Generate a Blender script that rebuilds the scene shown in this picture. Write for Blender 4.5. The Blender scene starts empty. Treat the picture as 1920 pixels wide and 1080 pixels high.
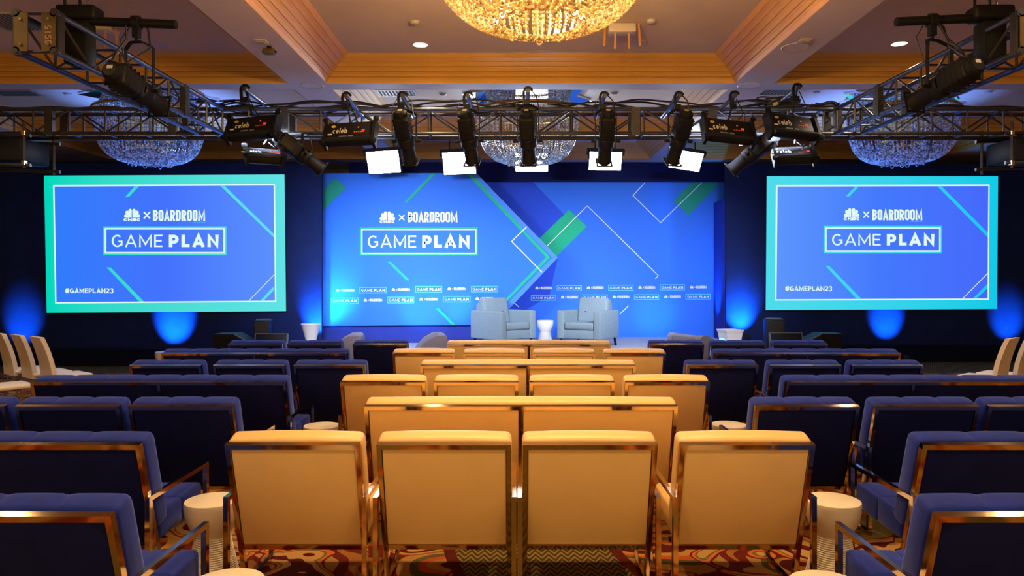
import bpy, bmesh, math, random
from mathutils import Vector, Matrix
random.seed(7)
R = math.radians
S = bpy.context.scene
COL = S.collection

# ------------------------------------------------------------------ camera, world, exposure
FPX = 1340.0                 # focal length in pixels of a 1920 px wide frame
VX, VY = 968.0, 518.0        # vanishing point of the room's long axis
H = 1.67                     # eye height
cam = bpy.data.objects.new('camera', bpy.data.cameras.new('camera'))
COL.objects.link(cam)
cam.location = (0, 0, H)
cam.rotation_euler = (R(90), 0, 0)
cam.data.sensor_width = 36.0
cam.data.lens = 36.0 * FPX / 1920.0
cam.data.shift_x = -(VX - 960.0) / 1920.0
cam.data.shift_y = -(540.0 - VY) / 1920.0
cam.data.clip_start = 0.05
cam.data.clip_end = 100
S.camera = cam
S.view_settings.view_transform = 'Standard'
S.view_settings.look = 'None'
S.view_settings.exposure = 0.0
S.view_settings.gamma = 1.0
S.view_settings.use_curve_mapping = False
S.cycles.use_denoising = True
S.cycles.sample_clamp_indirect = 4.0

def lin(h):
    h = h.lstrip('#')
    out = []
    for i in (0, 2, 4):
        c = int(h[i:i+2], 16) / 255.0
        out.append(c/12.92 if c <= 0.04045 else ((c+0.055)/1.055)**2.4)
    return tuple(out)

W = bpy.data.worlds.new('ballroom_air'); S.world = W
W.use_nodes = True
W.node_tree.nodes['Background'].inputs[0].default_value = (1.0, 0.61, 0.23, 1)
W.node_tree.nodes['Background'].inputs[1].default_value = 1.25

LIGHTS = []
def light(kind, name, loc, energy, color, aim=None, size=0.1, size_y=None, spot=60, blend=0.5):
    d = bpy.data.lights.new(name, kind)
    d.energy = energy; d.color = color
    if kind == 'AREA':
        d.size = size
        if size_y: d.shape = 'RECTANGLE'; d.size_y = size_y
    else:
        d.shadow_soft_size = size
    if kind == 'SPOT':
        d.spot_size = R(spot); d.spot_blend = blend
    o = bpy.data.objects.new(name, d); COL.objects.link(o)
    o.location = loc
    if aim is not None:
        o.rotation_euler = Vector(aim).to_track_quat('-Z', 'Y').to_euler()
    return o

WARM = (1.0, 0.70, 0.36)
DAYW = (0.80, 0.88, 1.0)
UPBLUE = (0.010, 0.34, 1.0)
# warm house downlights of the coffers and an added side pair (the two in view have fittings, see below)
for lx in (-1.13, 1.45):
    for ly in (1.2, 5.0):
        light('SPOT', 'downlight_or_fill_lamp', (lx, ly, 4.37), 190, WARM, (0, 0, -1), 0.06, spot=130, blend=0.8)
for lx in (-4.6, 4.5):
    for ly in (1.2, 5.0):
        light('SPOT', 'downlight_or_fill_lamp', (lx, ly, 4.37), 110, WARM, (0, 0, -1), 0.06, spot=130, blend=0.8)
for lx in (-5.9, 5.9):  # pair added out of view to brighten the beige side chairs
    light('SPOT', 'downlight_or_fill_lamp', (lx, 7.3, 4.37), 240, (1.0, .76, .5), (0, 0, -1), 0.06, spot=120, blend=0.8)
light('SPOT', 'downlight_or_fill_lamp', (-1.13, 8.43, 4.385), 130, WARM, (0, 0, -1), 0.06, spot=150, blend=0.9)
light('SPOT', 'downlight_or_fill_lamp', (4.50, 8.39, 4.385), 130, (1.0, 0.8, 0.6), (0, 0, -1), 0.06, spot=150, blend=0.9)

# ------------------------------------------------------------------ geometry helpers
def X(px, d): return (px - VX) * d / FPX
def Z(py, d): return H - (py - VY) * d / FPX

_rb = {}
class MB:
    def __init__(s): s.v = []; s.f = []
    def add(s, vs, fs, M=None):
        o = len(s.v)
        if M is not None: vs = [tuple(M @ Vector(v)) for v in vs]
        s.v += [tuple(v) for v in vs]
        s.f += [tuple(i+o for i in f) for f in fs]
        return s
    def box(s, x0, x1, y0, y1, z0, z1, M=None):
        vs = [(x0,y0,z0),(x1,y0,z0),(x1,y1,z0),(x0,y1,z0),(x0,y0,z1),(x1,y0,z1),(x1,y1,z1),(x0,y1,z1)]
        return s.add(vs, [(0,3,2,1),(4,5,6,7),(0,1,5,4),(1,2,6,5),(2,3,7,6),(3,0,4,7)], M)
    def rbox(s, x0, x1, y0, y1, z0, z1, r=0.02, seg=2, M=None):
        sx, sy, sz = x1-x0, y1-y0, z1-z0
        key = (round(sx,4), round(sy,4), round(sz,4), r, seg)
        if key not in _rb:
            bm = bmesh.new(); bmesh.ops.create_cube(bm, size=1.0)
            for v in bm.verts: v.co = Vector((v.co.x*sx, v.co.y*sy, v.co.z*sz))
            bmesh.ops.bevel(bm, geom=list(bm.edges), offset=min(r, .49*min(sx,sy,sz)), segments=seg, profile=0.5, affect='EDGES')
            bm.verts.index_update()
            _rb[key] = ([v.co.copy() for v in bm.verts], [[v.index for v in f.verts] for f in bm.faces]); bm.free()
        vs, fs = _rb[key]
        c = Vector(((x0+x1)/2, (y0+y1)/2, (z0+z1)/2))
        return s.add([v+c for v in vs], fs, M)
    def loft(s, w, v0, v1, n0, n1, rr, seams, M, crown=.004, dip=.006):
        """upholstered cushion: rounded section swept across its width, pulled in at the ends and at the seams"""
        def section(k, q):
            a0, a1, b0, b1 = n0+k*.5, n1-k, v0+k*.5, v1-k; r_ = max(.004, rr-k*.3); out = []
            for cx, cy, st in ((a1-r_, b1-r_, 0), (a0+r_*.7, b1-r_*.7, 90), (a0+r_*.5, b0+r_*.5, 180), (a1-r_*.5, b0+r_*.5, 270)):
                rq = r_ if st == 0 else (r_*.7 if st == 90 else r_*.5)
                for j in range(5):
                    an = R(st+22.5*j); out.append((cx+rq*math.cos(an), cy+rq*math.sin(an)+q))
            return out
        xs = []
        for u, k in ((0, .030), (.004, .014), (.012, .005), (.026, 0)): xs.append((-w/2+u, k))
        xs += [(w/2-u, k) for u, k in ((.026, 0), (.012, .005), (.004, .014), (0, .030))]
        for c in seams:
            xs += [(c-.03, .0), (c-.008, dip*.6), (c, dip), (c+.008, dip*.6), (c+.03, .0)]
        cs = sorted([-w/2]+list(seams)+[w/2])
        for a, b in zip(cs, cs[1:]):
            for f_ in (.35, .5, .65): xs.append((a+(b-a)*f_, -crown*.4))
        xs.sort(); vs = []; fs = []; n = 20
        for x, k in xs:
            q = crown*(1-(2*x/w)**2)
            vs += [(x, a, b) for a, b in section(k, q)]
        for i in range(len(xs)-1):
            for j in range(n): fs.append((i*n+j, i*n+(j+1) % n, (i+1)*n+(j+1) % n, (i+1)*n+j))
        fs.append(tuple(range(n-1, -1, -1))); fs.append(tuple((len(xs)-1)*n+j for j in range(n)))
        return s.add(vs, fs, M)
    def bar(s, p0, p1, w, h, side=(1,0,0), M=None):
        p0, p1 = Vector(p0), Vector(p1)
        t = (p1-p0).normalized(); a = Vector(side); a = (a - t*a.dot(t)).normalized(); b = t.cross(a)
        vs = []
        for p in (p0, p1):
            for i, j in ((-1,-1),(1,-1),(1,1),(-1,1)): vs.append(p + a*(i*w/2) + b*(j*h/2))
        return s.add(vs, [(3,2,1,0),(4,5,6,7),(0,1,5,4),(1,2,6,5),(2,3,7,6),(3,0,4,7)], M)
    def tube(s, pts, r, n=8, M=None, caps=True):
        pts = [Vector(p) for p in pts]; vs = []; fs = []
        prev = None
        for i, p in enumerate(pts):
            t = (pts[min(i+1, len(pts)-1)] - pts[max(i-1, 0)])
            t = t.normalized() if t.length > 1e-9 else Vector((0,0,1))
            if prev is None:
                a = t.cross(Vector((0,0,1)));
                if a.length < 1e-3: a = t.cross(Vector((1,0,0)))
            else:
                a = prev - t*prev.dot(t)
            a.normalize(); prev = a; b = t.cross(a)
            rr = r[i] if isinstance(r, (list, tuple)) else r
            for k in range(n):
                c = 2*math.pi*k/n
                vs.append(p + a*(math.cos(c)*rr) + b*(math.sin(c)*rr))
        for i in range(len(pts)-1):
            for k in range(n):
                fs.append((i*n+k, i*n+(k+1)%n, (i+1)*n+(k+1)%n, (i+1)*n+k))
        if caps:
            fs.append(tuple(range(n-1, -1, -1))); fs.append(tuple((len(pts)-1)*n+k for k in range(n)))
        return s.add(vs, fs, M)
    def lathe(s, prof, n=32, M=None):
        vs = []; fs = []
        for r, z in prof:
            for k in range(n):
                c = 2*math.pi*k/n; vs.append((r*math.cos(c), r*math.sin(c), z))
        for i in range(len(prof)-1):
            for k in range(n):
                fs.append((i*n+k, i*n+(k+1)%n, (i+1)*n+(k+1)%n, (i+1)*n+k))
        return s.add(vs, fs, M)
    def prism(s, poly, y0, y1, M=None):
        """polygon in the XZ plane, thick from y0 (front) to y1"""
        n = len(poly)
        vs = [(x, y0, z) for x, z in poly] + [(x, y1, z) for x, z in poly]
        fs = [tuple(range(n)), tuple(range(2*n-1, n-1, -1))]
        for i in range(n): fs.append((i, i+n, (i+1) % n + n, (i+1) % n))
        return s.add(vs, fs, M)
    def plate(s, poly, y, M=None):
        return s.add([(x, y, z) for x, z in poly], [tuple(range(len(poly)))], M)

def obj(name, mb, m, parent=None, loc=None, rot=None, kind=None, smooth=35):
    me = bpy.data.meshes.new(name)
    me.from_pydata([tuple(v) for v in mb.v], [], mb.f)
    me.materials.append(m)
    bm = bmesh.new(); bm.from_mesh(me)
    bmesh.ops.recalc_face_normals(bm, faces=bm.faces); bm.to_mesh(me); bm.free()
    if smooth:
        me.polygons.foreach_set('use_smooth', [True]*len(me.polygons))
        me.set_sharp_from_angle(angle=R(smooth))
    me.update()
    o = bpy.data.objects.new(name, me); COL.objects.link(o)
    if parent is not None: o.parent = parent
    if loc is not None: o.location = loc
    if rot is not None: o.rotation_euler = rot
    if kind: o['kind'] = kind
    return o

def tag(o, label, cat, group=None):
    o['label'] = label; o['category'] = cat
    if group: o['group'] = group
    return o

def thing(name, label, cat, loc=(0,0,0), rotz=0.0, group=None):
    o = bpy.data.objects.new(name, None); COL.objects.link(o)
    o.empty_display_size = 0.1
    o.location = loc; o.rotation_euler = (0, 0, rotz)
    return tag(o, label, cat, group)

def dup(root, loc, label, rotz=None, group=None):
    r = root.copy(); COL.objects.link(r)
    r.location = loc; r['label'] = label
    if rotz is not None: r.rotation_euler = (0, 0, rotz)
    if group: r['group'] = group
    for ch in list(root.children):
        c = ch.copy(); COL.objects.link(c); c.parent = r
        for g in list(ch.children):
            d = g.copy(); COL.objects.link(d); d.parent = c
    return r

# ------------------------------------------------------------------ materials
def mat(name, color, rough=0.5, metal=0.0, noise=0.0, nscale=8.0, bump=0.0, bscale=60.0, sheen=0.0, spec=0.5, emit=None, estr=1.0, trans=0.0, coat=0.0):
    m = bpy.data.materials.new(name); m.use_nodes = True
    nt = m.node_tree; b = nt.nodes['Principled BSDF']
    b.inputs['Base Color'].default_value = (*color, 1)
    b.inputs['Roughness'].default_value = rough
    b.inputs['Metallic'].default_value = metal
    b.inputs['Specular IOR Level'].default_value = spec
    if sheen:
        b.inputs['Sheen Weight'].default_value = sheen
        b.inputs['Sheen Roughness'].default_value = 0.35
        b.inputs['Sheen Tint'].default_value = (0.35, 0.45, 1.0, 1)
    if coat: b.inputs['Coat Weight'].default_value = coat
    if emit is not None:
        b.inputs['Emission Color'].default_value = (*emit, 1); b.inputs['Emission Strength'].default_value = estr
    tc = nt.nodes.new('ShaderNodeTexCoord')
    if noise:
        n = nt.nodes.new('ShaderNodeTexNoise'); n.inputs['Scale'].default_value = nscale; n.inputs['Detail'].default_value = 4
        nt.links.new(tc.outputs['Object'], n.inputs['Vector'])
        r = nt.nodes.new('ShaderNodeMapRange'); r.inputs['From Min'].default_value = .3; r.inputs['From Max'].default_value = .7
        r.inputs['To Min'].default_value = 1-noise; r.inputs['To Max'].default_value = 1+noise
        nt.links.new(n.outputs['Fac'], r.inputs['Value'])
        v = nt.nodes.new('ShaderNodeVectorMath'); v.operation = 'SCALE'
        v.inputs[0].default_value = color
        nt.links.new(r.outputs[0], v.inputs['Scale']); nt.links.new(v.outputs[0], b.inputs['Base Color'])
    if bump:
        n = nt.nodes.new('ShaderNodeTexNoise'); n.inputs['Scale'].default_value = bscale; n.inputs['Detail'].default_value = 3
        nt.links.new(tc.outputs['Object'], n.inputs['Vector'])
        bp = nt.nodes.new('ShaderNodeBump'); bp.inputs['Strength'].default_value = bump; bp.inputs['Distance'].default_value = 0.01
        nt.links.new(n.outputs['Fac'], bp.inputs['Height']); nt.links.new(bp.outputs[0], b.inputs['Normal'])
    return m

def emat(name, ca, cb=None, axis='X', a=0.0, b=1.0, strength=1.0, cc=None):
    """light emitting screen colour, optionally a gradient along a world axis"""
    m = bpy.data.materials.new(name); m.use_nodes = True
    nt = m.node_tree; nt.nodes.clear()
    out = nt.nodes.new('ShaderNodeOutputMaterial'); e = nt.nodes.new('ShaderNodeEmission')
    e.inputs[0].default_value = (*ca, 1); e.inputs[1].default_value = strength
    nt.links.new(e.outputs[0], out.inputs[0])
    if cb is not None:
        tc = nt.nodes.new('ShaderNodeTexCoord'); sp = nt.nodes.new('ShaderNodeSeparateXYZ')
        nt.links.new(tc.outputs['Object'], sp.inputs[0])
        mr = nt.nodes.new('ShaderNodeMapRange'); mr.inputs['From Min'].default_value = a; mr.inputs['From Max'].default_value = b
        nt.links.new(sp.outputs[axis], mr.inputs['Value'])
        rp = nt.nodes.new('ShaderNodeValToRGB')
        rp.color_ramp.elements[0].color = (*ca, 1); rp.color_ramp.elements[1].color = (*cb, 1)
        if cc is not None:
            el = rp.color_ramp.elements.new(0.5); el.color = (*cc, 1)
        nt.links.new(mr.outputs[0], rp.inputs[0]); nt.links.new(rp.outputs[0], e.inputs[0])
    return m

def carpet_mat():
    m = bpy.data.materials.new('patterned_carpet'); m.use_nodes = True
    nt = m.node_tree; L = nt.links; b = nt.nodes['Principled BSDF']
    b.inputs['Roughness'].default_value = 0.95; b.inputs['Specular IOR Level'].default_value = 0.1
    def N(t, **k):
        n = nt.nodes.new(t)
        for a, v in k.items(): setattr(n, a, v)
        return n
    def M(op, a, c=None, d=None):
        n = N('ShaderNodeMath', operation=op)
        for i, v in enumerate((a, c, d)):
            if v is None: continue
            if isinstance(v, (int, float)): n.inputs[i].default_value = v
            else: L.new(v, n.inputs[i])
        return n.outputs[0]
    tc = N('ShaderNodeTexCoord'); sp = N('ShaderNodeSeparateXYZ'); L.new(tc.outputs['Object'], sp.inputs[0])
    x, y = sp.outputs['X'], sp.outputs['Y']
    dn = N('ShaderNodeTexNoise'); dn.inputs['Scale'].default_value = 1.3; dn.inputs['Detail'].default_value = 1.5
    L.new(tc.outputs['Object'], dn.inputs['Vector'])
    mx = N('ShaderNodeMixRGB', blend_type='LINEAR_LIGHT'); mx.inputs[0].default_value = 0.45
    L.new(tc.outputs['Object'], mx.inputs[1]); L.new(dn.outputs['Color'], mx.inputs[2])
    vo = N('ShaderNodeTexVoronoi'); vo.inputs['Scale'].default_value = 1.5; L.new(mx.outputs[0], vo.inputs['Vector'])
    rp = N('ShaderNodeValToRGB'); cr = rp.color_ramp; cr.interpolation = 'CONSTANT'
    stops = [(0, '#8a5a30'), (.12, '#4a1410'), (.24, '#a0743c'), (.30, '#a34a1c'), (.36, '#4f4a2c'), (.44, '#9a7440'), (.56, '#5a1a12'), (.66, '#8c5a2c'), (.72, '#6e6238')]
    cr.elements[0].color = (*lin(stops[0][1]), 1); cr.elements[1].position = stops[1][0]; cr.elements[1].color = (*lin(stops[1][1]), 1)
    for p, c in stops[2:]:
        e = cr.elements.new(p); e.color = (*lin(c), 1)
    L.new(vo.outputs['Distance'], rp.inputs[0])
    # second layer of large curling leaves
    v2 = N('ShaderNodeTexNoise'); v2.inputs['Scale'].default_value = 1.7; v2.inputs['Detail'].default_value = 0.5; v2.inputs['Distortion'].default_value = 1.6
    L.new(tc.outputs['Object'], v2.inputs['Vector'])
    r2 = N('ShaderNodeValToRGB'); c2 = r2.color_ramp; c2.interpolation = 'CONSTANT'
    c2.elements[0].color = (0,0,0,1); c2.elements[1].position = .47; c2.elements[1].color = (1,1,1,1)
    L.new(v2.outputs['Fac'], r2.inputs[0])
    r3 = N('ShaderNodeValToRGB'); c3 = r3.color_ramp; c3.interpolation = 'CONSTANT'
    st = [(0,'#5a1810'),(.50,'#b0602c'),(.535,'#5e5834'),(.555,'#a8824c'),(.62,'#4c120e'),(.68,'#b08a50')]
    c3.elements[0].color = (*lin(st[0][1]),1); c3.elements[1].position = st[1][0]; c3.elements[1].color = (*lin(st[1][1]),1)
    for p, c in st[2:]:
        e = c3.elements.new(p); e.color = (*lin(c),1)
    L.new(v2.outputs['Fac'], r3.inputs[0])
    pm = N('ShaderNodeMixRGB'); L.new(r2.outputs[0], pm.inputs[0]); L.new(rp.outputs[0], pm.inputs[1]); L.new(r3.outputs[0], pm.inputs[2])
    # herringbone runner
    tri = M('ABSOLUTE', M('SUBTRACT', M('FRACT', M('MULTIPLY', x, 13.0)), 0.5))
    zz = M('FRACT', M('ADD', M('MULTIPLY', y, 15.0), M('MULTIPLY', tri, 2.4)))
    hb = M('GREATER_THAN', zz, 0.55)
    hc = N('ShaderNodeMixRGB'); hc.inputs[1].default_value = (*lin('#3a3018'), 1); hc.inputs[2].default_value = (*lin('#7a6436'), 1); L.new(hb, hc.inputs[0])
    wob = M('MULTIPLY', M('SINE', M('MULTIPLY', y, 3.1)), 0.09)
    inr = M('LESS_THAN', M('ABSOLUTE', M('ADD', M('SUBTRACT', x, 0.17), wob)), 0.47)
    far = M('GREATER_THAN', y, 12.35)
    inn = M('MAXIMUM', inr, far)
    edge = M('LESS_THAN', M('ABSOLUTE', M('SUBTRACT', M('ABSOLUTE', M('ADD', M('SUBTRACT', x, 0.17), wob)), 0.50)), 0.04)
    em = N('ShaderNodeMixRGB'); em.inputs[2].default_value = (*lin('#4a160e'), 1); L.new(edge, em.inputs[0]); L.new(pm.outputs[0], em.inputs[1])
    fm = N('ShaderNodeMixRGB'); L.new(inn, fm.inputs[0]); L.new(em.outputs[0], fm.inputs[1]); L.new(hc.outputs[0], fm.inputs[2])
    L.new(fm.outputs[0], b.inputs['Base Color'])
    pn = N('ShaderNodeTexNoise'); pn.inputs['Scale'].default_value = 260; L.new(tc.outputs['Object'], pn.inputs['Vector'])
    bp = N('ShaderNodeBump'); bp.inputs['Strength'].default_value = .35; bp.inputs['Distance'].default_value = .01
    L.new(pn.outputs['Fac'], bp.inputs['Height']); L.new(bp.outputs[0], b.inputs['Normal'])
    return m

def crystal_mat(name, tint, tr, gl, df):
    m = bpy.data.materials.new(name); m.use_nodes = True
    nt = m.node_tree; nt.nodes.clear(); L = nt.links
    out = nt.nodes.new('ShaderNodeOutputMaterial')
    t = nt.nodes.new('ShaderNodeBsdfTranslucent'); g = nt.nodes.new('ShaderNodeBsdfGlossy'); d = nt.nodes.new('ShaderNodeBsdfDiffuse')
    g.inputs['Roughness'].default_value = 0.12
    n = nt.nodes.new('ShaderNodeTexWhiteNoise'); gm = nt.nodes.new('ShaderNodeNewGeometry')
    L.new(gm.outputs['Random Per Island'], n.inputs['Vector'])
    mr = nt.nodes.new('ShaderNodeMapRange'); mr.inputs['To Min'].default_value = 0.35; mr.inputs['To Max'].default_value = 1.25
    L.new(gm.outputs['Random Per Island'], mr.inputs['Value'])
    sc = nt.nodes.new('ShaderNodeVectorMath'); sc.operation = 'SCALE'; sc.inputs[0].default_value = tint
    L.new(mr.outputs[0], sc.inputs['Scale'])
    for s in (t, g, d): L.new(sc.outputs[0], s.inputs['Color'])
    a = nt.nodes.new('ShaderNodeMixShader'); a.inputs[0].default_value = gl/(tr+gl); L.new(t.outputs[0], a.inputs[1]); L.new(g.outputs[0], a.inputs[2])
    c = nt.nodes.new('ShaderNodeMixShader'); c.inputs[0].default_value = df; L.new(a.outputs[0], c.inputs[1]); L.new(d.outputs[0], c.inputs[2])
    L.new(c.outputs[0], out.inputs[0])
    return m

M_carpet = carpet_mat()
M_ceil = mat('taupe_ceiling_paint', lin('#cdbbab'), .8, noise=.03, nscale=3)
M_soffit = mat('beam_paint', lin('#cfc3c6'), .6, noise=.03, nscale=2)
M_mold = mat('warm_lit_moulding_paint', lin('#d09c48'), .5)  # warm lamp light on cream paint is put into this colour
M_wall = mat('tan_wall_paint', lin('#8d7a5c'), .8, noise=.04)
M_drape = mat('navy_drape', lin('#1a2a64'), .9, noise=.10, nscale=5, bump=.25, bscale=25, spec=.15)
M_bluefab = mat('royal_blue_fabric', lin('#2f3fa0'), .85, noise=.08, nscale=3, spec=.15)
M_valance = mat('dark_blue_valance_cloth', lin('#1c2460'), .9, noise=.08, spec=.15)
M_stage = mat('pale_grey_stage_carpet', lin('#a9b4cc'), .95, noise=.06, nscale=20, bump=.2, bscale=200, spec=.1)
M_riser = mat('black_blue_riser_skirt', lin('#0c1434'), .9, noise=.1, spec=.15)
M_cream = mat('cream_leather', lin('#e6c080'), .42, noise=.03, nscale=5, bump=.04, bscale=180)
M_velvet = mat('navy_velvet', lin('#162a90'), .75, noise=.18, nscale=9, bump=.12, bscale=30, sheen=.55, spec=.2)
M_velvetback = mat('shaded_navy_velvet', lin('#0c1348'), .85, noise=.15, nscale=9, sheen=.12, spec=.15)  # darker copy of the velvet: shade on the seat backs put into the colour
M_gold = mat('polished_bronze_steel', (.62, .46, .27), .09, 1.0, noise=.05)
M_goldlit = M_gold
M_white = mat('white_plastic', lin('#e6dccb'), .35, noise=.02)
M_whitecool = mat('white_lacquer', lin('#eef0f4'), .35, noise=.02)
M_grey = mat('grey_wool_upholstery', lin('#869cac'), .95, noise=.10, nscale=60, bump=.3, bscale=150, spec=.15)
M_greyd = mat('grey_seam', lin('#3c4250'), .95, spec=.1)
M_tub = mat('silver_grey_upholstery', lin('#85869a'), .9, noise=.06, nscale=40, bump=.2, bscale=120, spec=.15)
M_black = mat('black_powder_coat', (.009, .010, .014), .45, noise=.15, spec=.14)
M_blackm = mat('black_truss_metal', (.085, .09, .105), .30, .75, noise=.2, nscale=5)
M_cable = mat('black_cable_rubber', (.012, .012, .015), .5)
M_plate = mat('worn_bronze_plate', lin('#5e4a28'), .45, .4, noise=.2)
M_steel = mat('brushed_steel', (.55, .55, .58), .25, 1.0)
M_chrome = mat('mirror_plate', (.85, .87, .9), .05, 1.0)
M_brass = mat('brass_ring', (.75, .5, .16), .25, 1.0)
M_leather = mat('beige_chair_leather', lin('#ece0cf'), .5, noise=.04, bump=.03, bscale=150)
M_lensglass = mat('dark_lens_glass', (.01, .015, .03), .05, coat=.5)
M_crys_lit = crystal_mat('bulb_lit_crystal_beads', (1.0, .86, .60), .62, .25, .12)  # copy of the glass beads with the bulbs' golden light in its tint
M_crys_cool = crystal_mat('clear_crystal_beads', (.86, .92, 1.0), .40, .48, .12)
M_bulb = emat('warm_bulb_glow', (1.0, .72, .34), strength=9.0)
M_downlit = emat('warm_downlight_glow', (1.0, .86, .60), strength=5.0)
M_panel = emat('white_led_glow', (.90, .95, 1.0), strength=38.0)
M_red = mat('red_label', lin('#c01818'), .5)
M_redled = emat('red_status_led', (1.0, .05, .03), strength=1.2)
M_orange = mat('orange_tape', lin('#e05a20'), .5)
M_labelw = mat('pale_label', lin('#d8d4c8'), .5)
M_yellow = mat('yellow_label', lin('#c8b030'), .5)
M_lettw = mat('white_lettering', lin('#d8d8d8'), .5)
M_lettp = mat('pink_stencil_paint', lin('#b08478'), .6)
M_grille = mat('speaker_grille', (.010, .011, .016), .6, noise=.3, nscale=200)
M_vent = mat('vent_grey_metal', lin('#7e7a76'), .5)
M_ventdark = mat('vent_shadow_slot', (.02, .02, .02), .8)
M_fixwhite = mat('white_ceiling_fitting', lin('#b5aca6'), .5)
M_tanstrap = mat('tan_webbing', lin('#b07a3a'), .7)
M_bmon = mat('dark_grey_case', (.009, .012, .020), .5, noise=.1, spec=.2)
M_edge = mat('light_grey_edge', lin('#6e7a90'), .5)

# ------------------------------------------------------------------ the room
floor_mb = MB().box(-11.2, 11.2, -4, 16.4, -.1, 0)
f = obj('floor', floor_mb, M_carpet, kind='structure'); f['label'] = 'patterned hotel carpet with maroon and ochre swirls and a herringbone runner'
XS = [-11.2, -8.49, -2.904, -2.408, 2.78, 3.27, 8.67, 11.2]
YS = [-4.0, 2.75, 3.05, 9.09, 9.39, 12.16, 12.5, 14.9, 16.4]
ZS = 4.12
HOLX = (1, 3, 5); HOLY = (0, 2, 4, 6)
sof = MB()
for i in range(7):
    for j in range(8):
        if i in HOLX and j in HOLY: continue
        sof.add([(XS[i],YS[j],ZS),(XS[i+1],YS[j],ZS),(XS[i+1],YS[j+1],ZS),(XS[i],YS[j+1],ZS)], [(0,3,2,1)])
ceil = obj('ceiling', sof, M_soffit, kind='structure', smooth=0); ceil['label'] = 'coffered ballroom ceiling with painted beams'
PROF = [(0,4.12),(0,4.128)]
for dz, di, gr in ((.066,.052,.020),(.050,.058,.018),(.046,.060,.015),(.042,.062,.008),(.036,.070,.006)):
    a_, z_ = PROF[-1]; PROF += [(a_+di*.45, z_+dz*.48), (a_+di*.94, z_+dz*.86), (a_+di*.94-gr, z_+dz*.865), (a_+di*.94-gr, z_+dz*.97), (a_+di, z_+dz)]
PROF += [(PROF[-1][0]+.05, 4.40)]
for i in HOLX:
    for j in HOLY:
        mb = MB(); n = len(PROF); vs = []; fs = []
        for ins, z in PROF:
            vs += [(XS[i]+ins,YS[j]+ins,z),(XS[i+1]-ins,YS[j]+ins,z),(XS[i+1]-ins,YS[j+1]-ins,z),(XS[i]+ins,YS[j+1]-ins,z)]
        for k in range(n-1):
            for q in range(4): fs.append((4*k+q, 4*k+(q+1) % 4, 4*k+4+(q+1) % 4, 4*k+4+q))
        mb.add(vs, fs)
        obj('coffer_moulding', mb, M_mold, ceil, smooth=0)
        a = PROF[-1][0]
        obj('coffer_panel', MB().box(XS[i]+a, XS[i+1]-a, YS[j]+a, YS[j+1]-a, 4.40, 4.44), M_ceil, ceil, smooth=0)
obj('wall_left', MB().box(-11.3, -11.2, -4, 16.4, 0, 4.2), M_wall, kind='structure')
obj('wall_right', MB().box(11.2, 11.3, -4, 16.4, 0, 4.2), M_wall, kind='structure')
obj('wall_back', MB().box(-11.2, 11.2, 16.4, 16.5, 0, 4.2), M_wall, kind='structure')

# navy drape walls either side of the set: soft vertical folds
def drape(name, x0, x1, y, z0, z1, amp, pitch, m):
    mb = MB(); n = int((x1-x0)/pitch*6); vs = []; fs = []
    for k in range(n+1):
        x = x0 + (x1-x0)*k/n
        dy = amp*math.sin(2*math.pi*(x-x0)/pitch) * (0.7+.3*math.sin(x*1.7))
        vs += [(x, y+dy, z0), (x, y+dy, z1)]
    for k in range(n): fs.append((2*k, 2*k+2, 2*k+3, 2*k+1))
    mb.add(vs, fs)
    mb.box(x0, x1, y+amp+.02, y+amp+.07, z0, z1)
    o = obj(name, mb, m, kind='structure', smooth=60)
    return o
DL, DR = 13.45, 14.15
drape('wall_back_left', -11.19, X(603, DL), DL, .32, 3.80, .008, .60, M_drape)
drape('wall_back_right', X(1361, DR), 11.19, DR, .32, 3.90, .008, .60, M_drape)
obj('trim_1', MB().box(-11.19, X(603, DL), DL-.02, DL+.06, 3.80, 3.83), M_black, kind='structure')
obj('trim_2', MB().box(X(1361, DR), 11.19, DR-.02, DR+.06, 3.90, 3.93), M_black, kind='structure')

HS = .37
st = thing('stage_platform', 'low stage platform with pale grey carpet top and dark skirt', 'stage', (0.1, 12.2, 0))
def local(mb, o):
    l = Vector(o.location); mb.v = [tuple(Vector(v)-l) for v in mb.v]; return mb
obj('deck', local(MB().box(-4.2, 4.45, 12.2, 15.35, HS-.06, HS), st), M_stage, st)
obj('skirt', local(MB().box(-4.18, 4.43, 12.23, 15.3, 0, HS-.06), st), M_riser, st)
for nm, x0, x1, yf, yb, lb in (('wing_platform', -11.19, -4.22, 13.25, 13.42, 'long dark blue skirted riser under the left navy drape'),
                               ('wing_platform', 4.47, 11.19, 13.94, 14.12, 'long dark blue skirted riser under the right navy drape')):
    t = thing(nm, lb, 'riser', ((x0+x1)/2, yf, 0))
    obj('deck', local(MB().box(x0, x1, yf-.01, yb, .29, .32), t), M_riser, t)
    obj('skirt', local(MB().box(x0, x1, yf, yb, 0, .29), t), M_riser, t)

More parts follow.
